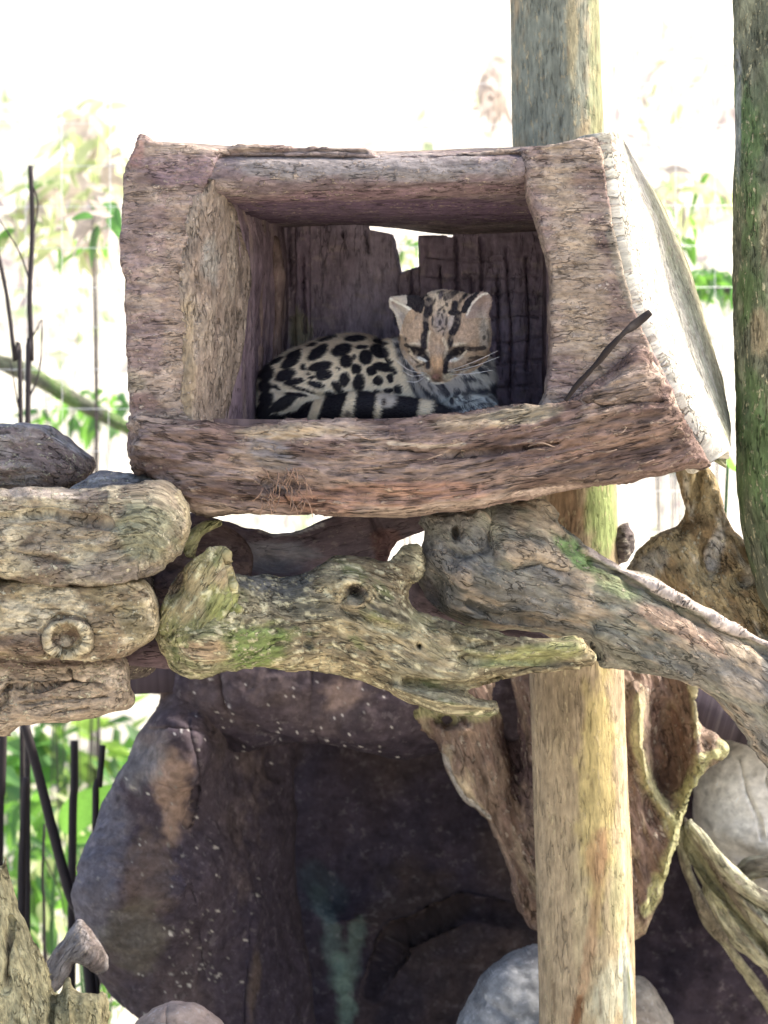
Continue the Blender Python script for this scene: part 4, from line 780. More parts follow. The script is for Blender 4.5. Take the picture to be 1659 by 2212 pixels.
wu, wv = fbm(wn, 3)*1.3, fbm(wn+40, 3)*1.3
wu2, wv2 = fbm(wn*3.3, 2)*1.1, fbm(wn*3.3+40, 2)*1.1
def ell(cx, cy, rx, ry, ang, soft=.16, uu=None, vv=None):
    uu = u+wu if uu is None else uu; vv = v+wv if vv is None else vv
    t = math.radians(ang); du, dv = uu-cx, vv-cy
    x = (du*math.cos(t)+dv*math.sin(t))/rx; y = (-du*math.sin(t)+dv*math.cos(t))/ry
    return 1-sstep(1-soft, 1+soft, np.hypot(x, y))
def lin(pts, w_, soft=.3, uu=None, vv=None):
    uu = u+wu2 if uu is None else uu; vv = v+wv2 if vv is None else vv
    pts = np.array(pts, float)
    best = np.full(n, 1e9)
    for a, b in zip(pts[:-1], pts[1:]):
        d_ = b-a; t = np.clip(((uu-a[0])*d_[0]+(vv-a[1])*d_[1])/(d_@d_+1e-9), 0, 1)
        best = np.minimum(best, np.hypot(uu-a[0]-t*d_[0], vv-a[1]-t*d_[1]))
    return 1-sstep(1-soft, 1+soft, best/w_)
BLK = np.array((.012, .010, .016)); 
Cb = np.tile(np.array((.78, .67, .51)), (n, 1))
def mixc(C, c, m): return C*(1-m[:, None])+np.array(c, float)[None]*m[:, None]
Cb = mixc(Cb, (.84, .78, .66), sstep(bz(0, 560)[1], bz(0, 860)[1], v)*.6)
Cb = mixc(Cb, (.44, .33, .24), ell(*bz(640, 430), 120, 20, -5, .6)*.5)
spots_b = [(700, 410, 65, 19, -3), (478, 492, 72, 33, -35), (620, 478, 64, 35, -18), (320, 540, 74, 32, -38), (390, 578, 16, 20, 0), (760, 520, 42, 43, 0), (645, 545, 38, 38, 0), (490, 575, 75, 27, -12), (285, 625, 64, 34, -20), (510, 622, 50, 34, -10), (635, 650, 30, 42, 10), (705, 590, 32, 28, 30),
    (795, 600, 32, 28, 0), (720, 672, 35, 55, 5), (835, 660, 32, 30, 0), (910, 645, 24, 27, 0), (870, 580, 72, 27, 10), (845, 485, 62, 40, 15), (740, 460, 38, 12, -5), (955, 710, 28, 28, -20), (895, 718, 28, 16, 0), (830, 728, 26, 14, 0), (592, 700, 24, 48, -35), (465, 682, 50, 20, 15), (335, 665, 60, 20, -10), (230, 700, 32, 14, 25),
    (545, 738, 30, 18, 20), (165, 610, 52, 52, -20), (160, 690, 42, 40, -30), (170, 765, 45, 48, 10), (390, 712, 85, 10, 15), (345, 745, 70, 11, 5), (265, 795, 92, 36, -30), (400, 830, 62, 30, -45), (290, 880, 120, 28, -15), (230, 540, 50, 13, -28), (330, 497, 55, 12, -28), (440, 447, 34, 9, -18), (530, 410, 60, 11, -15),
    (150, 850, 50, 60, 0), (210, 900, 60, 40, -30), (300, 905, 60, 30, -20), (850, 430, 50, 14, 10), (900, 540, 30, 16, 30), (440, 640, 20, 10, -10), (420, 620, 12, 8, 0), (760, 730, 20, 12, 0), (600, 590, 14, 8, 60), (690, 520, 10, 18, 0), (940, 600, 14, 20, 0)]
msk = np.zeros(n)
for (a, b, rx, ry, an) in spots_b: msk = np.maximum(msk, ell(*bz(a, b), rx*.36*1.04+.2, ry*.36*1.04+.2, an, .12))
# the side turned away from the traced spots carries its own spots
far = sstep(YB+.02, YB+.05, V[:, 1])
msk = msk*(1-far)+far*sstep(.12, .2, fbm(V*42, 2))
Cb = mixc(Cb, BLK, msk)
# chest and ruff
inch = sstep(bz(930, 0)[0]-4, bz(930, 0)[0]+8, u-(v-bz(0, 480)[1])*.42) * (~is_head)
Cc = np.tile(np.array((.50, .47, .45)), (n, 1))
Cc = mixc(Cc, (.66, .64, .58), ell(*bz(1450, 620), 40, 30, 0, .6)*.8)
Cc = mixc(Cc, (.62, .64, .62), ell(*bz(1370, 790), 70, 20, 0, .4)*.9)
cm_ = sstep(.10, .22, fbm(np.column_stack([(u*.8+v*.6)/26, (v*.8-u*.6)/9, V[:, 1]*20]), 3))*.8
for (a, b, rx, ry, an) in [(985, 600, 15, 22, 10), (1030, 690, 52, 14, 60), (1080, 770, 55, 14, 58), (1115, 715, 42, 13, 50), (1180, 790, 35, 14, 50), (1060, 620, 36, 9, 50), (970, 655, 20, 13, 20), (1150, 735, 26, 11, 45), (1240, 735, 12, 30, 10), (1270, 785, 14, 22, 10), (1005, 560, 38, 10, 50), (1215, 700, 14, 26, -10), (1190, 860, 60, 14, 10),
    (930, 520, 44, 14, 55), (950, 450, 34, 13, -20), (1455, 592, 30, 20, 0), (1370, 642, 48, 17, 0), (1300, 728, 24, 26, 0), (1420, 716, 85, 20, -4), (1300, 828, 46, 18, -6), (1390, 818, 24, 10, -10), (1440, 800, 40, 7, -14), (1470, 825, 24, 8, 0), (1330, 770, 60, 4, -18), (1400, 780, 60, 3.5, -12), (1120, 650, 40, 6, 45), (1090, 690, 30, 7, 55), (1520, 700, 30, 40, 0), (1230, 820, 40, 12, 30), (1360, 700, 20, 8, 20)]:
    cm_ = np.maximum(cm_, ell(*bz(a, b), rx*.36, ry*.36, an, .25, u+wu*.8, v+wv*.8))
Cc = mixc(Cc, (.03, .03, .05), cm_*.95)
Cb = Cb*(1-inch[:, None])+Cc*inch[:, None]
# tail bands by position along the picture
X = (u-517.6)/.36+wu*1.3
Y = (v-584)/.36
band = np.zeros(n)
for (a, b) in [(300, 425), (482, 612), (678, 802), (842, 1062), (1142, 1300)]:
    sk = (Y-830)*.22*np.where(a < 500, 1.6, .7)
    band = np.maximum(band, sstep(a-7, a+7, X+sk)*(1-sstep(b-7, b+7, X+sk)))
band *= 1-sstep(.75, 1.15, np.hypot((X-880)/60, (Y-775)/42)+wu*.05)*0 - .0
Ct = mixc(np.tile(np.array((.80, .69, .52)), (n, 1)), BLK, band)
Ct = mixc(Ct, (.60, .53, .46), ell(*bz(872, 775), 21, 17, 0, .3)); Ct = mixc(Ct, (.05, .035, .03), ell(*bz(855, 790), 5, 8, 0, .4)); Ct = mixc(Ct, (.10, .06, .05), ell(*bz(640, 862), 7, 8, 0, .5)*.8)
Cb[is_tail] = Ct[is_tail]
# head
hu, hv = u+wu2, v+wv2
Chd = np.tile(np.array((.47, .35, .255)), (n, 1))
def he(c, a, b, rx, ry, an, s=1., soft=.4):
    global Chd
    Chd = mixc(Chd, c, ell(*hz(a, b), rx*.16, ry*.16, an, soft, hu, hv)*s)
def hl(c, pts, w_, s=1.): 
    global Chd
    if c is blk: w_ = w_*1.25
    Chd = mixc(Chd, c, lin([hz(*p) for p in pts], w_*.16)*s)
cream = (.70, .60, .47); white = (.85, .83, .78); blk = (.022, .018, .024); greyf = (.40, .36, .36)
he(cream, 720, 160, 130, 60, 0, .6); he(cream, 860, 300, 120, 200, 0, .45); he((.50, .36, .26), 500, 620, 130, 190, 10, .6); he((.47, .34, .26), 1180, 640, 150, 200, -10, .6)
he((.48, .46, .48), 1010, 540, 60, 150, 10, .5); he(greyf, 850, 560, 110, 160, 0, .5); he((.45, .42, .38), 1440, 700, 80, 220, 0, .7)
he((.46, .33, .24), 800, 860, 95, 170, 0, .8); he(cream, 520, 840, 90, 32, 5, .9); he(cream, 1100, 840, 100, 26, -3, .9); hl(cream, [(690, 660), (670, 800), (650, 880), (700, 990)], 24, .9); hl(cream, [(880, 760), (930, 880), (900, 1000)], 22, .8)
he((.58, .37, .22), 790, 1090, 100, 110, 0, .9); he((.35, .22, .16), 820, 1200, 90, 40, 0, .5)
he((.52, .44, .38), 480, 1020, 80, 60, 30, .6); he((.50, .40, .33), 1130, 1060, 90, 50, -20, .7)
he(white, 650, 1275, 80, 50, 32, 1.); he((.80, .76, .66), 950, 1240, 90, 66, -35, 1.); he(cream, 580, 1160, 40, 60, -20, .7); he(white, 800, 1360, 160, 22, 0, .7); he((.66, .62, .58), 1180, 1170, 130, 26, -35, .8)
# dark marks
hl(blk, [(692, 262), (690, 330), (680, 400)], 48); hl(blk, [(690, 400), (650, 440), (648, 560), (655, 640), (630, 720)], 32); hl(blk, [(628, 720), (622, 800), (628, 880)], 38)
hl(blk, [(1042, 290), (1030, 380)], 38); hl(blk, [(980, 405), (1080, 420)], 26); hl(blk, [(1078, 430), (1070, 540), (1040, 620), (1000, 680)], 40); he(blk, 975, 805, 42, 90, 2)
he(blk, 640, 182, 42, 22, -15); he((.10, .08, .10), 850, 175, 30, 60, 15, .9); he(blk, 770, 250, 16, 40, 20, .85); he(blk, 930, 300, 20, 34, -20, .85); he(blk, 1110, 250, 20, 44, 15, .8); he(blk, 850, 130, 60, 16, -8, .8); he(blk, 520, 470, 14, 40, 20, .35); hl(blk, [(910, 220), (1000, 180), (1060, 130)], 26, .9); hl(blk, [(880, 180), (1000, 130)], 14, .7); he(blk, 1170, 190, 55, 26, -50); he(blk, 570, 205, 26, 22, 0, .8)
he((.24, .20, .21), 845, 520, 85, 110, 0, .5, .6)
for (a_, b_, c_, d_, e_) in [(738, 525, 15, 70, 4), (812, 440, 16, 44, 20), (850, 355, 70, 17, -38), (868, 455, 14, 38, -15), (925, 530, 16, 72, 6), (838, 545, 20, 42, 10), (880, 620, 34, 16, 40), (785, 605, 34, 12, 0), (835, 650, 40, 12, -30), (892, 385, 22, 30, 0), (880, 700, 12, 26, 10)]: he(blk, a_, b_, c_, d_, e_, .85, .35)
he(blk, 560, 935, 138, 72, 28); hl(blk, [(380, 840), (450, 880), (500, 900)], 20, .9); hl(blk, [(630, 980), (675, 1040), (680, 1140)], 27); 
he(blk, 1062, 935, 160, 72, -24); hl(blk, [(960, 1000), (915, 1060), (905, 1200)], 30); hl(blk, [(1170, 890), (1300, 900), (1430, 880)], 24, .9); he(blk, 1430, 745, 24, 34, 20, .8); hl(blk, [(1230, 1020), (1350, 1000)], 14, .8); hl(blk, [(1250, 1110), (1340, 1100)], 16, .8); he(blk, 380, 770, 16, 30, 0, .8)
hl(blk, [(620, 1100), (530, 1140)], 15, .8); hl(blk, [(420, 930), (470, 1010), (540, 1080)], 12, .7); hl(blk, [(1480, 640), (1490, 800)], 12, .6); hl(blk, [(1200, 1080), (1400, 1000)], 12, .7); hl(blk, [(1130, 1170), (1300, 1120)], 11, .6); hl(blk, [(1110, 1150), (1040, 1170)], 11, .7); hl(blk, [(940, 1210), (1000, 1200)], 10, .7); hl(blk, [(610, 1280), (700, 1330)], 8, .6)
he(cream, 452, 930, 14, 50, -30, .9); hl(cream, [(440, 950), (500, 1020), (600, 1075)], 15, .95); hl(cream, [(1190, 920), (1130, 1000), (1060, 1050)], 16, .95)
he(white, 600, 1040, 64, 20, 20, 1.); he(white, 1025, 1047, 62, 24, -14, 1.)
he((.20, .12, .10), 790, 1272, 72, 50, 0, .7, .5); he((.46, .28, .26), 785, 1262, 48, 32, 0, 1., .35); he((.10, .06, .06), 800, 1330, 44, 16, 0, .8); he((.16, .08, .07), 740, 1290, 14, 10, 30, .8); he((.16, .08, .07), 838, 1285, 14, 10, -30, .8)
Chd = Chd*(1+.45*fbm(np.column_stack([u/5, v/9, V[:, 1]*150]), 3))[:, None]
Chd = mixc(Chd, (.36, .29, .24), sstep(.05, .5, fbm(np.column_stack([u/14, v/18, V[:, 1]*60+8]), 3))*.45)
# ears
Cle = np.tile(np.array((.54, .48, .42)), (n, 1)); Cle = mixc(Cle, (.36, .28, .26), ell(*hz(235, 290), 7, 10, -40, .5)*.7); Cle = mixc(Cle, (.30, .27, .27), lin([hz(330, 430), hz(370, 540)], 6)*.6)
rim = lin([hz(170, 220), hz(330, 300), hz(500, 400)], 2.4); Cle = mixc(Cle, (.80, .77, .70), rim)
ldark = inside(np.array([hz(*p) for p in [(380, 200), (430, 160), (620, 160), (640, 300), (590, 420), (520, 405), (380, 300), (400, 250)]]), u+wu2, v+wv2)
Cre = np.tile(np.array((.42, .32, .28)), (n, 1)); Cre = mixc(Cre, (.82, .76, .68), lin([hz(1200, 440), hz(1260, 300), hz(1400, 160), hz(1490, 145)], 2.2)); Cre = mixc(Cre, (.62, .54, .46), ell(*hz(1400, 560), 14, 24, 0, .6)*.7)
rdark = inside(np.array([hz(*p) for p in [(1190, 230), (1340, 130), (1380, 130), (1270, 270), (1190, 420), (1110, 410), (1150, 310)]]), u+wu2, v+wv2)
in_re2 = in_re & (inside(rep, u, v)) & (u > hz(1180, 0)[0]) & (v < hz(0, 480)[1]-(u-hz(1180, 0)[0])*.0)
frontf = Nn[:, 1] < .35
Chd[in_le & frontf] = Cle[in_le & frontf]; Chd[in_re2 & frontf] = Cre[in_re2 & frontf]
Chd[(ldark | rdark) & (is_head)] = blk
Chd[is_head & ~frontf & (in_le | in_re2)] = (.05, .045, .05)
C = Cb; C[is_head] = Chd[is_head]
gr = V.copy()
V = V+Nn*(fbm(V*160, 2)*.0007)[:, None]
link('body', mesh_from('cat_body', V, F, C, gr), M_fur, catE)
# short fur
rs = np.random.RandomState(2)
vis = np.where(Nn[:, 1] < .5)[0]
pick = rs.choice(vis, 110000, replace=True)
r0 = V[pick]+rs.normal(0, .0004, (len(pick), 3)); nn = Nn[pick]; hh = is_head[pick]
nose = np.array(P(*hz(790, 1150), .1))
fl = np.where(hh[:, None], r0-nose, np.array([-.8, 0, -.55])[None]); 
inc = (inch[pick] > .5) & ~hh; fl[inc] = np.array([.45, 0, -.9])
tlm = is_tail[pick]; fl[tlm] = np.array([1., 0, -.1])
fl = fl-nn*np.sum(fl*nn, 1)[:, None]; fl /= np.linalg.norm(fl, axis=1)[:, None]+1e-9
dirv = nn*.5+fl+rs.normal(0, .22, fl.shape); dirv /= np.linalg.norm(dirv, axis=1)[:, None]
ln = np.where(hh, .0026, .0070)*rs.uniform(.6, 1.3, len(pick)); ln = np.where(inc, ln*1.4, ln)
ln = ln*np.clip(np.linalg.norm(r0-nose, axis=1)/.05, .3, 1)
side = np.cross(dirv, nn); side /= np.linalg.norm(side, axis=1)[:, None]+1e-9; wd = .00042
hv_ = np.stack([r0-side*wd, r0+side*wd, r0+dirv*ln[:, None]], 1).reshape(-1, 3)
hf = np.arange(len(hv_)).reshape(-1, 3)
hc_ = np.repeat(C[pick]*rs.uniform(.8, 1.2, (len(pick), 1)), 3, axis=0)
fo_ = link('fur', mesh_from('fur', hv_, hf, hc_), M_hair, catE); fo_['kind'] = 'stuff'
# eyes, whiskers
def surf(X_, Y_):
    a, b = hz(X_, Y_); d = np.hypot(u-a, v-b)+np.where(V[:, 1] > YH, 1e3, 0); return V[np.argmin(d)]
def ellipsoid(name, c, r, rot, mat, parent, nu_=20, nv_=12):
    th = np.linspace(0, 2*math.pi, nu_, endpoint=False); ph = np.linspace(.02, math.pi-.02, nv_)
    A, B = np.meshgrid(th, ph); x = np.cos(A)*np.sin(B)*r[0]; z = np.sin(A)*np.sin(B)*r[2]; y = np.cos(B)*r[1]
    t = math.radians(rot); Vx = np.stack([x*math.cos(t)-z*math.sin(t), y, x*math.sin(t)+z*math.cos(t)], -1).reshape(-1, 3)+np.array(c)
    i = np.arange(nv_-1)[:, None]*nu_; j = np.arange(nu_)[None]; j2 = (j+1) % nu_
    Fx = np.stack([i+j, i+j2, i+nu_+j2, i+nu_+j], -1).reshape(-1, 4)
    return link(name, mesh_from(name, Vx, Fx), mat, parent)
for (a, b, rt) in [(612, 1040, -20), (1015, 1047, 14)]:
    c = surf(a, b); ellipsoid('eye', c-np.array([0, .0002, 0]), (.0058, .0018, .0017), rt, M_eye, catE)
for (a, b, ex) in [(980, 1200, [(1300, 1130), (1640, 1000)]), (990, 1180, [(1320, 1060), (1620, 920)]), (960, 1240, [(1250, 1230), (1560, 1180)]), (640, 1220, [(420, 1180), (200, 1010)]), (630, 1240, [(460, 1260), (330, 1180)]), (650, 1260, [(520, 1340), (380, 1330)])]:
    c = surf(a, b); q = [tuple(c)]+[P(*hz(*e), .10-.01*i) for i, e in enumerate(ex)]
    Vw, Fw, gw = tube_raw(q, [.0004, .0004, .00018], None, 5, 6)
    link('whisker', fixtri(Vw, Fw, 'whisker'), M_whisk, catE)
print('cat', round(time.time()-T0, 1))
#CAT_END

# ------------------------------------------------------------------ wire fence behind
fy = 1.9
fen = thing('wire_fence', (0, fy, 0), 'pale square wire mesh fence crossing the bright background', 'fence')
def wire_mesh(a, b, r=.0009):
    Vw, Fw, _ = tube_raw([a, b], [r, r], None, 5, 2); return fixtri(Vw, Fw, 'wire')
sp = 88*(1+fy/D)/S
mh = wire_mesh((-1.6, 0, 0), (1.6, 0, 0)); mv = wire_mesh((0, 0, 1.02), (0, 0, 2.9))
z0 = P(0, 445, fy)[2]; x0 = P(138, 0, fy)[0]
for i in range(-20, 9):
    z = z0+i*sp
    if z < 1.0: continue
    o = link('wire', mh, M_wire); o.parent = fen; o.location = (0, random.uniform(-.004, .004), z); o.rotation_euler = (0, random.uniform(-.004, .004), 0)
for i in range(-9, 24):
    x = x0+i*sp
    o = link('wire', mv, M_wire); o.parent = fen; o.location = (x, .003, .0); o.rotation_euler = (0, random.uniform(-.006, .006), 0)

for (x, l) in ((-1.6, 0), (1.6, 0)):
    Vw, Fw, _ = tube_raw([(x, 0, -.1), (x, 0, 2.95)], [.03, .03], None, 12, 2)
    o = link('fence_post', fixtri(Vw, Fw, 'fence_post'), M_stem); o.parent = fen; o.location = (0, 0, 0)
Vw, Fw, _ = tube_raw([(-1.6, 0, 1.0), (1.6, 0, 1.0)], [.02, .02], None, 10, 2)
o = link('rail', fixtri(Vw, Fw, 'rail'), M_stem); o.parent = fen; o.location = (0, 0, 0)

# ------------------------------------------------------------------ plants behind
def leaf_mesh(name, L, W, curve, fold, mat, seg=8, notch=0., rnd=0):
    r = random.Random(rnd); V = []; F = []
    for i in range(seg+1):
        t = i/seg; w_ = W*math.sin(math.pi*min(1, t**.75*.97+.015))**.8*(1+notch*r.uniform(-1, 1))
        z = -curve*L*t*t; x = L*t
        for s in (-1, -.5, 0, .5, 1): V.append((x, s*w_/2, z+abs(s)*fold*w_+(notch*.02*r.uniform(-1, 1))))
    for i in range(seg):
        for j in range(4): a = i*5+j; F.append((a, a+1, a+6, a+5))
    me = bpy.data.meshes.new(name); me.from_pydata(V, [], F)
    for p in me.polygons: p.use_smooth = True
    me.materials.append(mat); return me
LM = {}
for key, mt in (('g', M_leaf), ('d', M_leafd), ('y', M_leafy), ('b', M_dry)):
    LM[key] = [leaf_mesh('leaf', 1., .34, .25, .12, mt, rnd=1), leaf_mesh('leaf', 1., .45, .45, .15, mt, notch=.08, rnd=2), leaf_mesh('leaf', 1., .24, .6, .2, mt, notch=.1, rnd=3)]
LM['w'] = [leaf_mesh('leaf', 1., .50, .35, .10, M_leaf, 12, .03, 4), leaf_mesh('leaf', 1., .5, .35, .10, M_leafd, 12, .03, 5), leaf_mesh('leaf', 1., .42, .5, .12, M_leafy, 12, .03, 6)]
pr = random.Random(21)
def place_leaf(par, p, L, key, ry=None, rz=None, rx=None):
    me = pr.choice(LM[key]); o = bpy.data.objects.new('leaf', me); col.objects.link(o); o.parent = par
    o.location = Vector(p)-par.location; o.scale = (L, L, L)
    o.rotation_euler = (pr.uniform(-1, 1) if rx is None else rx, pr.uniform(-.2, 1.2) if ry is None else ry, pr.uniform(0, 6.28) if rz is None else rz)
    return o
def stems(par, lst, r0, r1, mat=M_stem, name='stem'):
    for pts in lst:
        Vs, Fs, _ = tube_raw([P(*p) for p in pts], np.linspace(r0, r1, len(pts)), None, 6, 4)
        link(name, fixtri(Vs, Fs, name), mat, par)
def shrub(label, cu, cv, ru, rv, y, nleaf, L, keys, nst=4, group=None, cat='plant', name='shrub', r=.0022):
    if name == 'shrub': nleaf = int(nleaf*1.7); L = L*.72
    base = P(cu, cv+rv, y); gz = .36*max(0, y-2.4)
    t = thing(name, (base[0], y, max(gz-.05, 0)), label, cat, group)
    tips = []
    gv = 1106-(max(gz-.05, 0)-H)*S/(1+y/D)
    for k in range(nst):
        tu, tv = cu+pr.uniform(-.8, .8)*ru, cv-pr.uniform(-.3, .9)*rv
        stems(t, [[(cu+pr.uniform(-.15, .15)*ru, gv, y), (cu+(tu-cu)*.4, (gv*.35+tv*.65), y+pr.uniform(-.1, .1)), (tu, tv, y+pr.uniform(-.2, .2))]], r, r*.4)
        tips.append((tu, tv))
    for k in range(nleaf):
        a = pr.uniform(0, 6.28); q = math.sqrt(pr.random())
        p = P(cu+math.cos(a)*q*ru, cv+math.sin(a)*q*rv, y+pr.uniform(-.25, .25))
        place_leaf(t, p, L*pr.uniform(.6, 1.3), pr.choice(keys))
    return t
shrub('leafy bush with hanging dry leaves behind the wire, left of the den top', 130, 470, 130, 90, 3.2, 60, .13, 'yyygbb')
shrub('wispy shrub with wilted brown leaves high behind the left corner of the den', 210, 330, 60, 120, 3.6, 40, .13, 'byy')
shrub('low green undergrowth behind the left edge of the den, above the topmost log', 190, 880, 110, 40, 3.4, 40, .09, 'ggd')
shrub('sparse twiggy bush with dry leaves between the den and the mossy trunk', 1480, 420, 90, 60, 3., 34, .11, 'bbyyg')
shrub('bright leafy sprig right beside the sunlit cut end of the den', 1440, 480, 60, 60, 2.6, 14, .10, 'gy')
shrub('small green bush low behind the fence next to the mossy trunk', 1530, 610, 60, 34, 2.9, 46, .08, 'gdd')
shrub('thin pale twigs and leaves high up at the right edge, beside the trunk', 1440, 150, 120, 130, 4.2, 22, .10, 'yb')
shrub('pale brown dried leaves beside the upper part of the post', 1055, 190, 40, 60, 4.2, 22, .12, 'b')
shrub('loose pale green foliage far behind, right of the cut end', 1480, 860, 90, 70, 5.5, 22, .14, 'yg')
shrub('tiny green leaves glimpsed through the notch in the back of the den', 880, 545, 24, 40, 2.6, 16, .05, 'gy')
shrub('dark dead curled leaves hanging beside the upper left edge of the den', 215, 460, 40, 50, 2.3, 16, .11, 'bbd')
def far_foliage(name, label, regions, seed, keys):
    rs = np.random.RandomState(seed); Vs = []; Cs = []
    for (u0, u1, v0, v1, y0, y1, ncl, nl, L) in regions:
        for _ in range(ncl):
            y = rs.uniform(y0, y1); c = np.array(P(rs.uniform(u0, u1), rs.uniform(v0, v1), y)); cc = keys[rs.randint(len(keys))]
            ax = rs.normal(0, 1, 3); ax /= np.linalg.norm(ax); R = rs.uniform(.06, .22)
            for _ in range(rs.randint(nl//2, nl)):
                p = c+rs.normal(0, 1, 3)*R*np.array([1, .8, .7]); d = ax+rs.normal(0, .7, 3)+np.array([0, 0, -.5]); d /= np.linalg.norm(d)
                e = np.cross(d, rs.normal(0, 1, 3)); e /= np.linalg.norm(e); l = L*rs.uniform(.5, 1.3); w_ = l*rs.uniform(.15, .3); f = np.cross(d, e)*w_*.3
                Vs += [p, p+d*l*.4+e*w_+f, p+d*l, p+d*l*.4-e*w_+f]; Cs += [np.array(cc)*rs.uniform(.8, 1.2)]*4
    V = np.array(Vs); F = np.arange(len(V)).reshape(-1, 4)
    o = link(name, mesh_from(name, V, F, np.array(Cs), V.copy(), False), M_far); tag(o, label, 'foliage', None, 'stuff')
M_far = bpy.data.materials.new('far_leaves'); M_far.use_nodes = True
_t = M_far.node_tree; _p = _t.nodes['Principled BSDF']; _a = N(_t, 'ShaderNodeAttribute', attribute_name='Col'); _tr = N(_t, 'ShaderNodeBsdfTranslucent'); _m = N(_t, 'ShaderNodeMixShader'); _m.inputs[0].default_value = .5
_t.links.new(_a.outputs['Color'], _p.inputs['Base Color']); _t.links.new(_a.outputs['Color'], _tr.inputs['Color']); _t.links.new(_p.outputs[0], _m.inputs[1]); _t.links.new(_tr.outputs[0], _m.inputs[2]); _t.links.new(_m.outputs[0], _t.nodes['Material Output'].inputs[0])
YG = [(.60, .64, .46), (.66, .63, .56), (.50, .58, .36), (.52, .45, .44), (.66, .63, .56), (.64, .60, .55)]
far_foliage('distant_foliage', 'washed out foliage far behind the wire at the left side', [(-120, 300, 230, 950, 5, 9, 26, 24, .11), (-100, 280, 330, 560, 3.5, 5, 8, 22, .09)], 3, YG)
far_foliage('distant_foliage', 'washed out twigs and foliage far behind between the post and the mossy trunk', [(1290, 1700, -20, 1000, 5, 9, 24, 22, .09), (1380, 1600, 350, 700, 3.2, 4.5, 12, 22, .07), (960, 1100, 100, 330, 6, 8, 6, 20, .12)], 4, YG)
far_foliage('undergrowth', 'bright green undergrowth far behind the dark stalks at lower left', [(-60, 300, 1560, 2300, 3.4, 5, 60, 24, .13)], 5, [(.12, .30, .05), (.10, .22, .07), (.30, .48, .10)])
far_foliage('undergrowth', 'grey leaf litter and weeds seen under the den between the logs', [(560, 700, 1080, 1180, 4, 5, 6, 20, .10), (1330, 1500, 1040, 1180, 4, 6, 5, 12, .08)], 6, YG)
def big_leaf(label, base, tip, y, W, key, group=None):
    a, b = Vector(P(*base, y)), Vector(P(*tip, y-.1)); L = (b-a).length
    t = thing('broadleaf_plant', (a.x, y, 0), label, 'plant', group)
    me = LM['w'][key]; o = bpy.data.objects.new('leaf', me); col.objects.link(o); o.parent = t; o.location = a-t.location
    o.scale = (L, L*W, L); d = (b-a).normalized(); o.rotation_euler = d.to_track_quat('X', 'Y').to_euler()
    Vs, Fs, _ = tube_raw([(a.x, y, 0), (a.x-.02, y, a.z*.6), tuple(a)], [.006, .005, .003], None, 6, 4)
    link('stem', fixtri(Vs, Fs, 'stem'), M_leafd, t); return t
big_leaf('broad grey green leaf just under the lowest log at the left edge', (150, 1640), (-10, 1600), 3.6, .7, 1)
big_leaf('deep green leaf pointing right below the lowest log', (70, 1600), (230, 1690), 4.0, .6, 1)
big_leaf('bright lime leaf left of the leaning dark stalk', (20, 1840), (60, 1690), 3.4, .7, 0)
big_leaf('bright green pointed leaf between the stalks near the cave pillar', (130, 1790), (230, 1700), 2.3, .9, 0)
big_leaf('pale green upright leaf close to the cave pillar', (190, 1900), (180, 1760), 2.5, .9, 2)
big_leaf('dark green drooping leaf low at the left edge', (10, 1800), (60, 1940), 3.6, .7, 1)
big_leaf('yellow green blade hanging right of the cut end of the den', (1575, 935), (1545, 1018), 1.3, .9, 0)
shrub('dense bright undergrowth at lower left seen between the stalks', 90, 1860, 110, 160, 2.9, 110, .12, 'ggyd')
shrub('green leaves around the foot of the cave pillar at the bottom left', 225, 2120, 50, 110, 1.7, 46, .05, 'gyd')
def stalk(label, pts, r, twigs=()):
    t = thing('dry_stalk', P(*pts[-1]), label, 'stalk', None)
    stems(t, [pts], r, r*1.25, name='stem')
    if twigs: stems(t, twigs, r*.45, r*.25, name='twig')
stalk('tall dark stalk with side twigs, rising above the topmost log at left', [(66, 358, 1.3), (70, 500, 1.3), (64, 640, 1.3), (68, 780, 1.3), (60, 910, 1.3), (60, 2900, 1.3)], .0048, [[(70, 400, 1.3), (82, 440, 1.3), (74, 500, 1.3)], [(68, 620, 1.3), (40, 540, 1.32), (-5, 470, 1.3)], [(64, 740, 1.3), (90, 690, 1.3)], [(62, 860, 1.3), (85, 800, 1.3), (92, 690, 1.3)]])
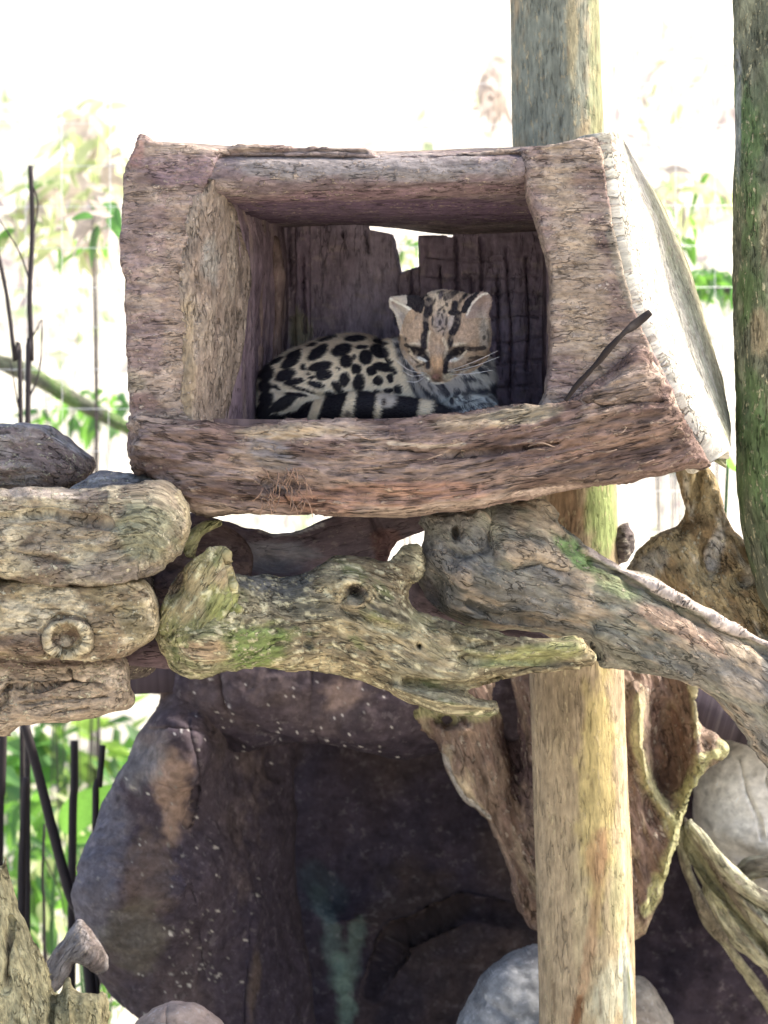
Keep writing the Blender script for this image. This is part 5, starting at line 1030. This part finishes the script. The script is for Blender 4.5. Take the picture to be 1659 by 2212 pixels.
stalk('thin dark stalk at the left edge beside the taller one', [(-6, 540, 1.4), (15, 640, 1.4), (32, 780, 1.4), (45, 915, 1.4), (50, 2800, 1.4)], .0042, [[(40, 880, 1.4), (22, 780, 1.4)]])
stalk('leaning dark stalk crossing the green leaves below the logs', [(52, 1560, 1.1), (85, 1680, 1.1), (115, 1800, 1.1), (150, 1930, 1.1), (190, 2080, 1.1), (260, 2900, 1.1)], .009)
stalk('upright dark stalk nearest the left edge, below the logs', [(6, 1575, 1.2), (2, 1700, 1.2), (-4, 1850, 1.2), (-4, 2900, 1.2)], .009)
stalk('upright grey stalk standing right of the stump tip', [(56, 1680, 1.2), (50, 1800, 1.2), (46, 2000, 1.2), (46, 2900, 1.2)], .007)
stalk('short dark stalk between the leaning stalk and the cave pillar', [(160, 1600, 1.3), (160, 1700, 1.3), (156, 1860, 1.3), (150, 2900, 1.3)], .0075)
stalk('dark stalk touching the upper left side of the cave pillar', [(222, 1610, 1.2), (214, 1700, 1.2), (206, 1790, 1.2), (215, 2800, 1.2)], .006)
stalk('hair thin twig near the slope left of the lower stalks', [(96, 1780, 1.6), (92, 1900, 1.6), (96, 2050, 1.6), (96, 2900, 1.6)], .003, [[(95, 1850, 1.6), (130, 1930, 1.6), (140, 2000, 1.6)]])
o = tube('fallen_branch', [(-60, 760, 2.6), (60, 810, 2.6), (140, 850, 2.6), (230, 900, 2.6), (330, 960, 2.6)], [.02, .022, .02, .018, .015], M_grey, (.12, .13, .09), [('n', (.12, .2, .06), 20, 2, .1, .15, .8)], [('f', 20, 3, .01)], None, seed=60., nseg=80, nring=14)
tag(o, 'mossy branch slanting behind the fence left of the den', 'branch')
o = tube('fallen_branch', [(1450, 590, 2.9), (1490, 612, 2.9), (1560, 618, 2.9), (1680, 625, 2.9)], [.03, .028, .024, .02], M_grey, (.10, .10, .09), [('n', (.1, .2, .06), 20, 2, .1, .15, .8)], [('f', 20, 3, .014)], None, seed=61., nseg=80, nring=14)
tag(o, 'dark mossy branch behind the fence, next to the mossy trunk', 'branch')
print('done', round(time.time()-T0, 1))
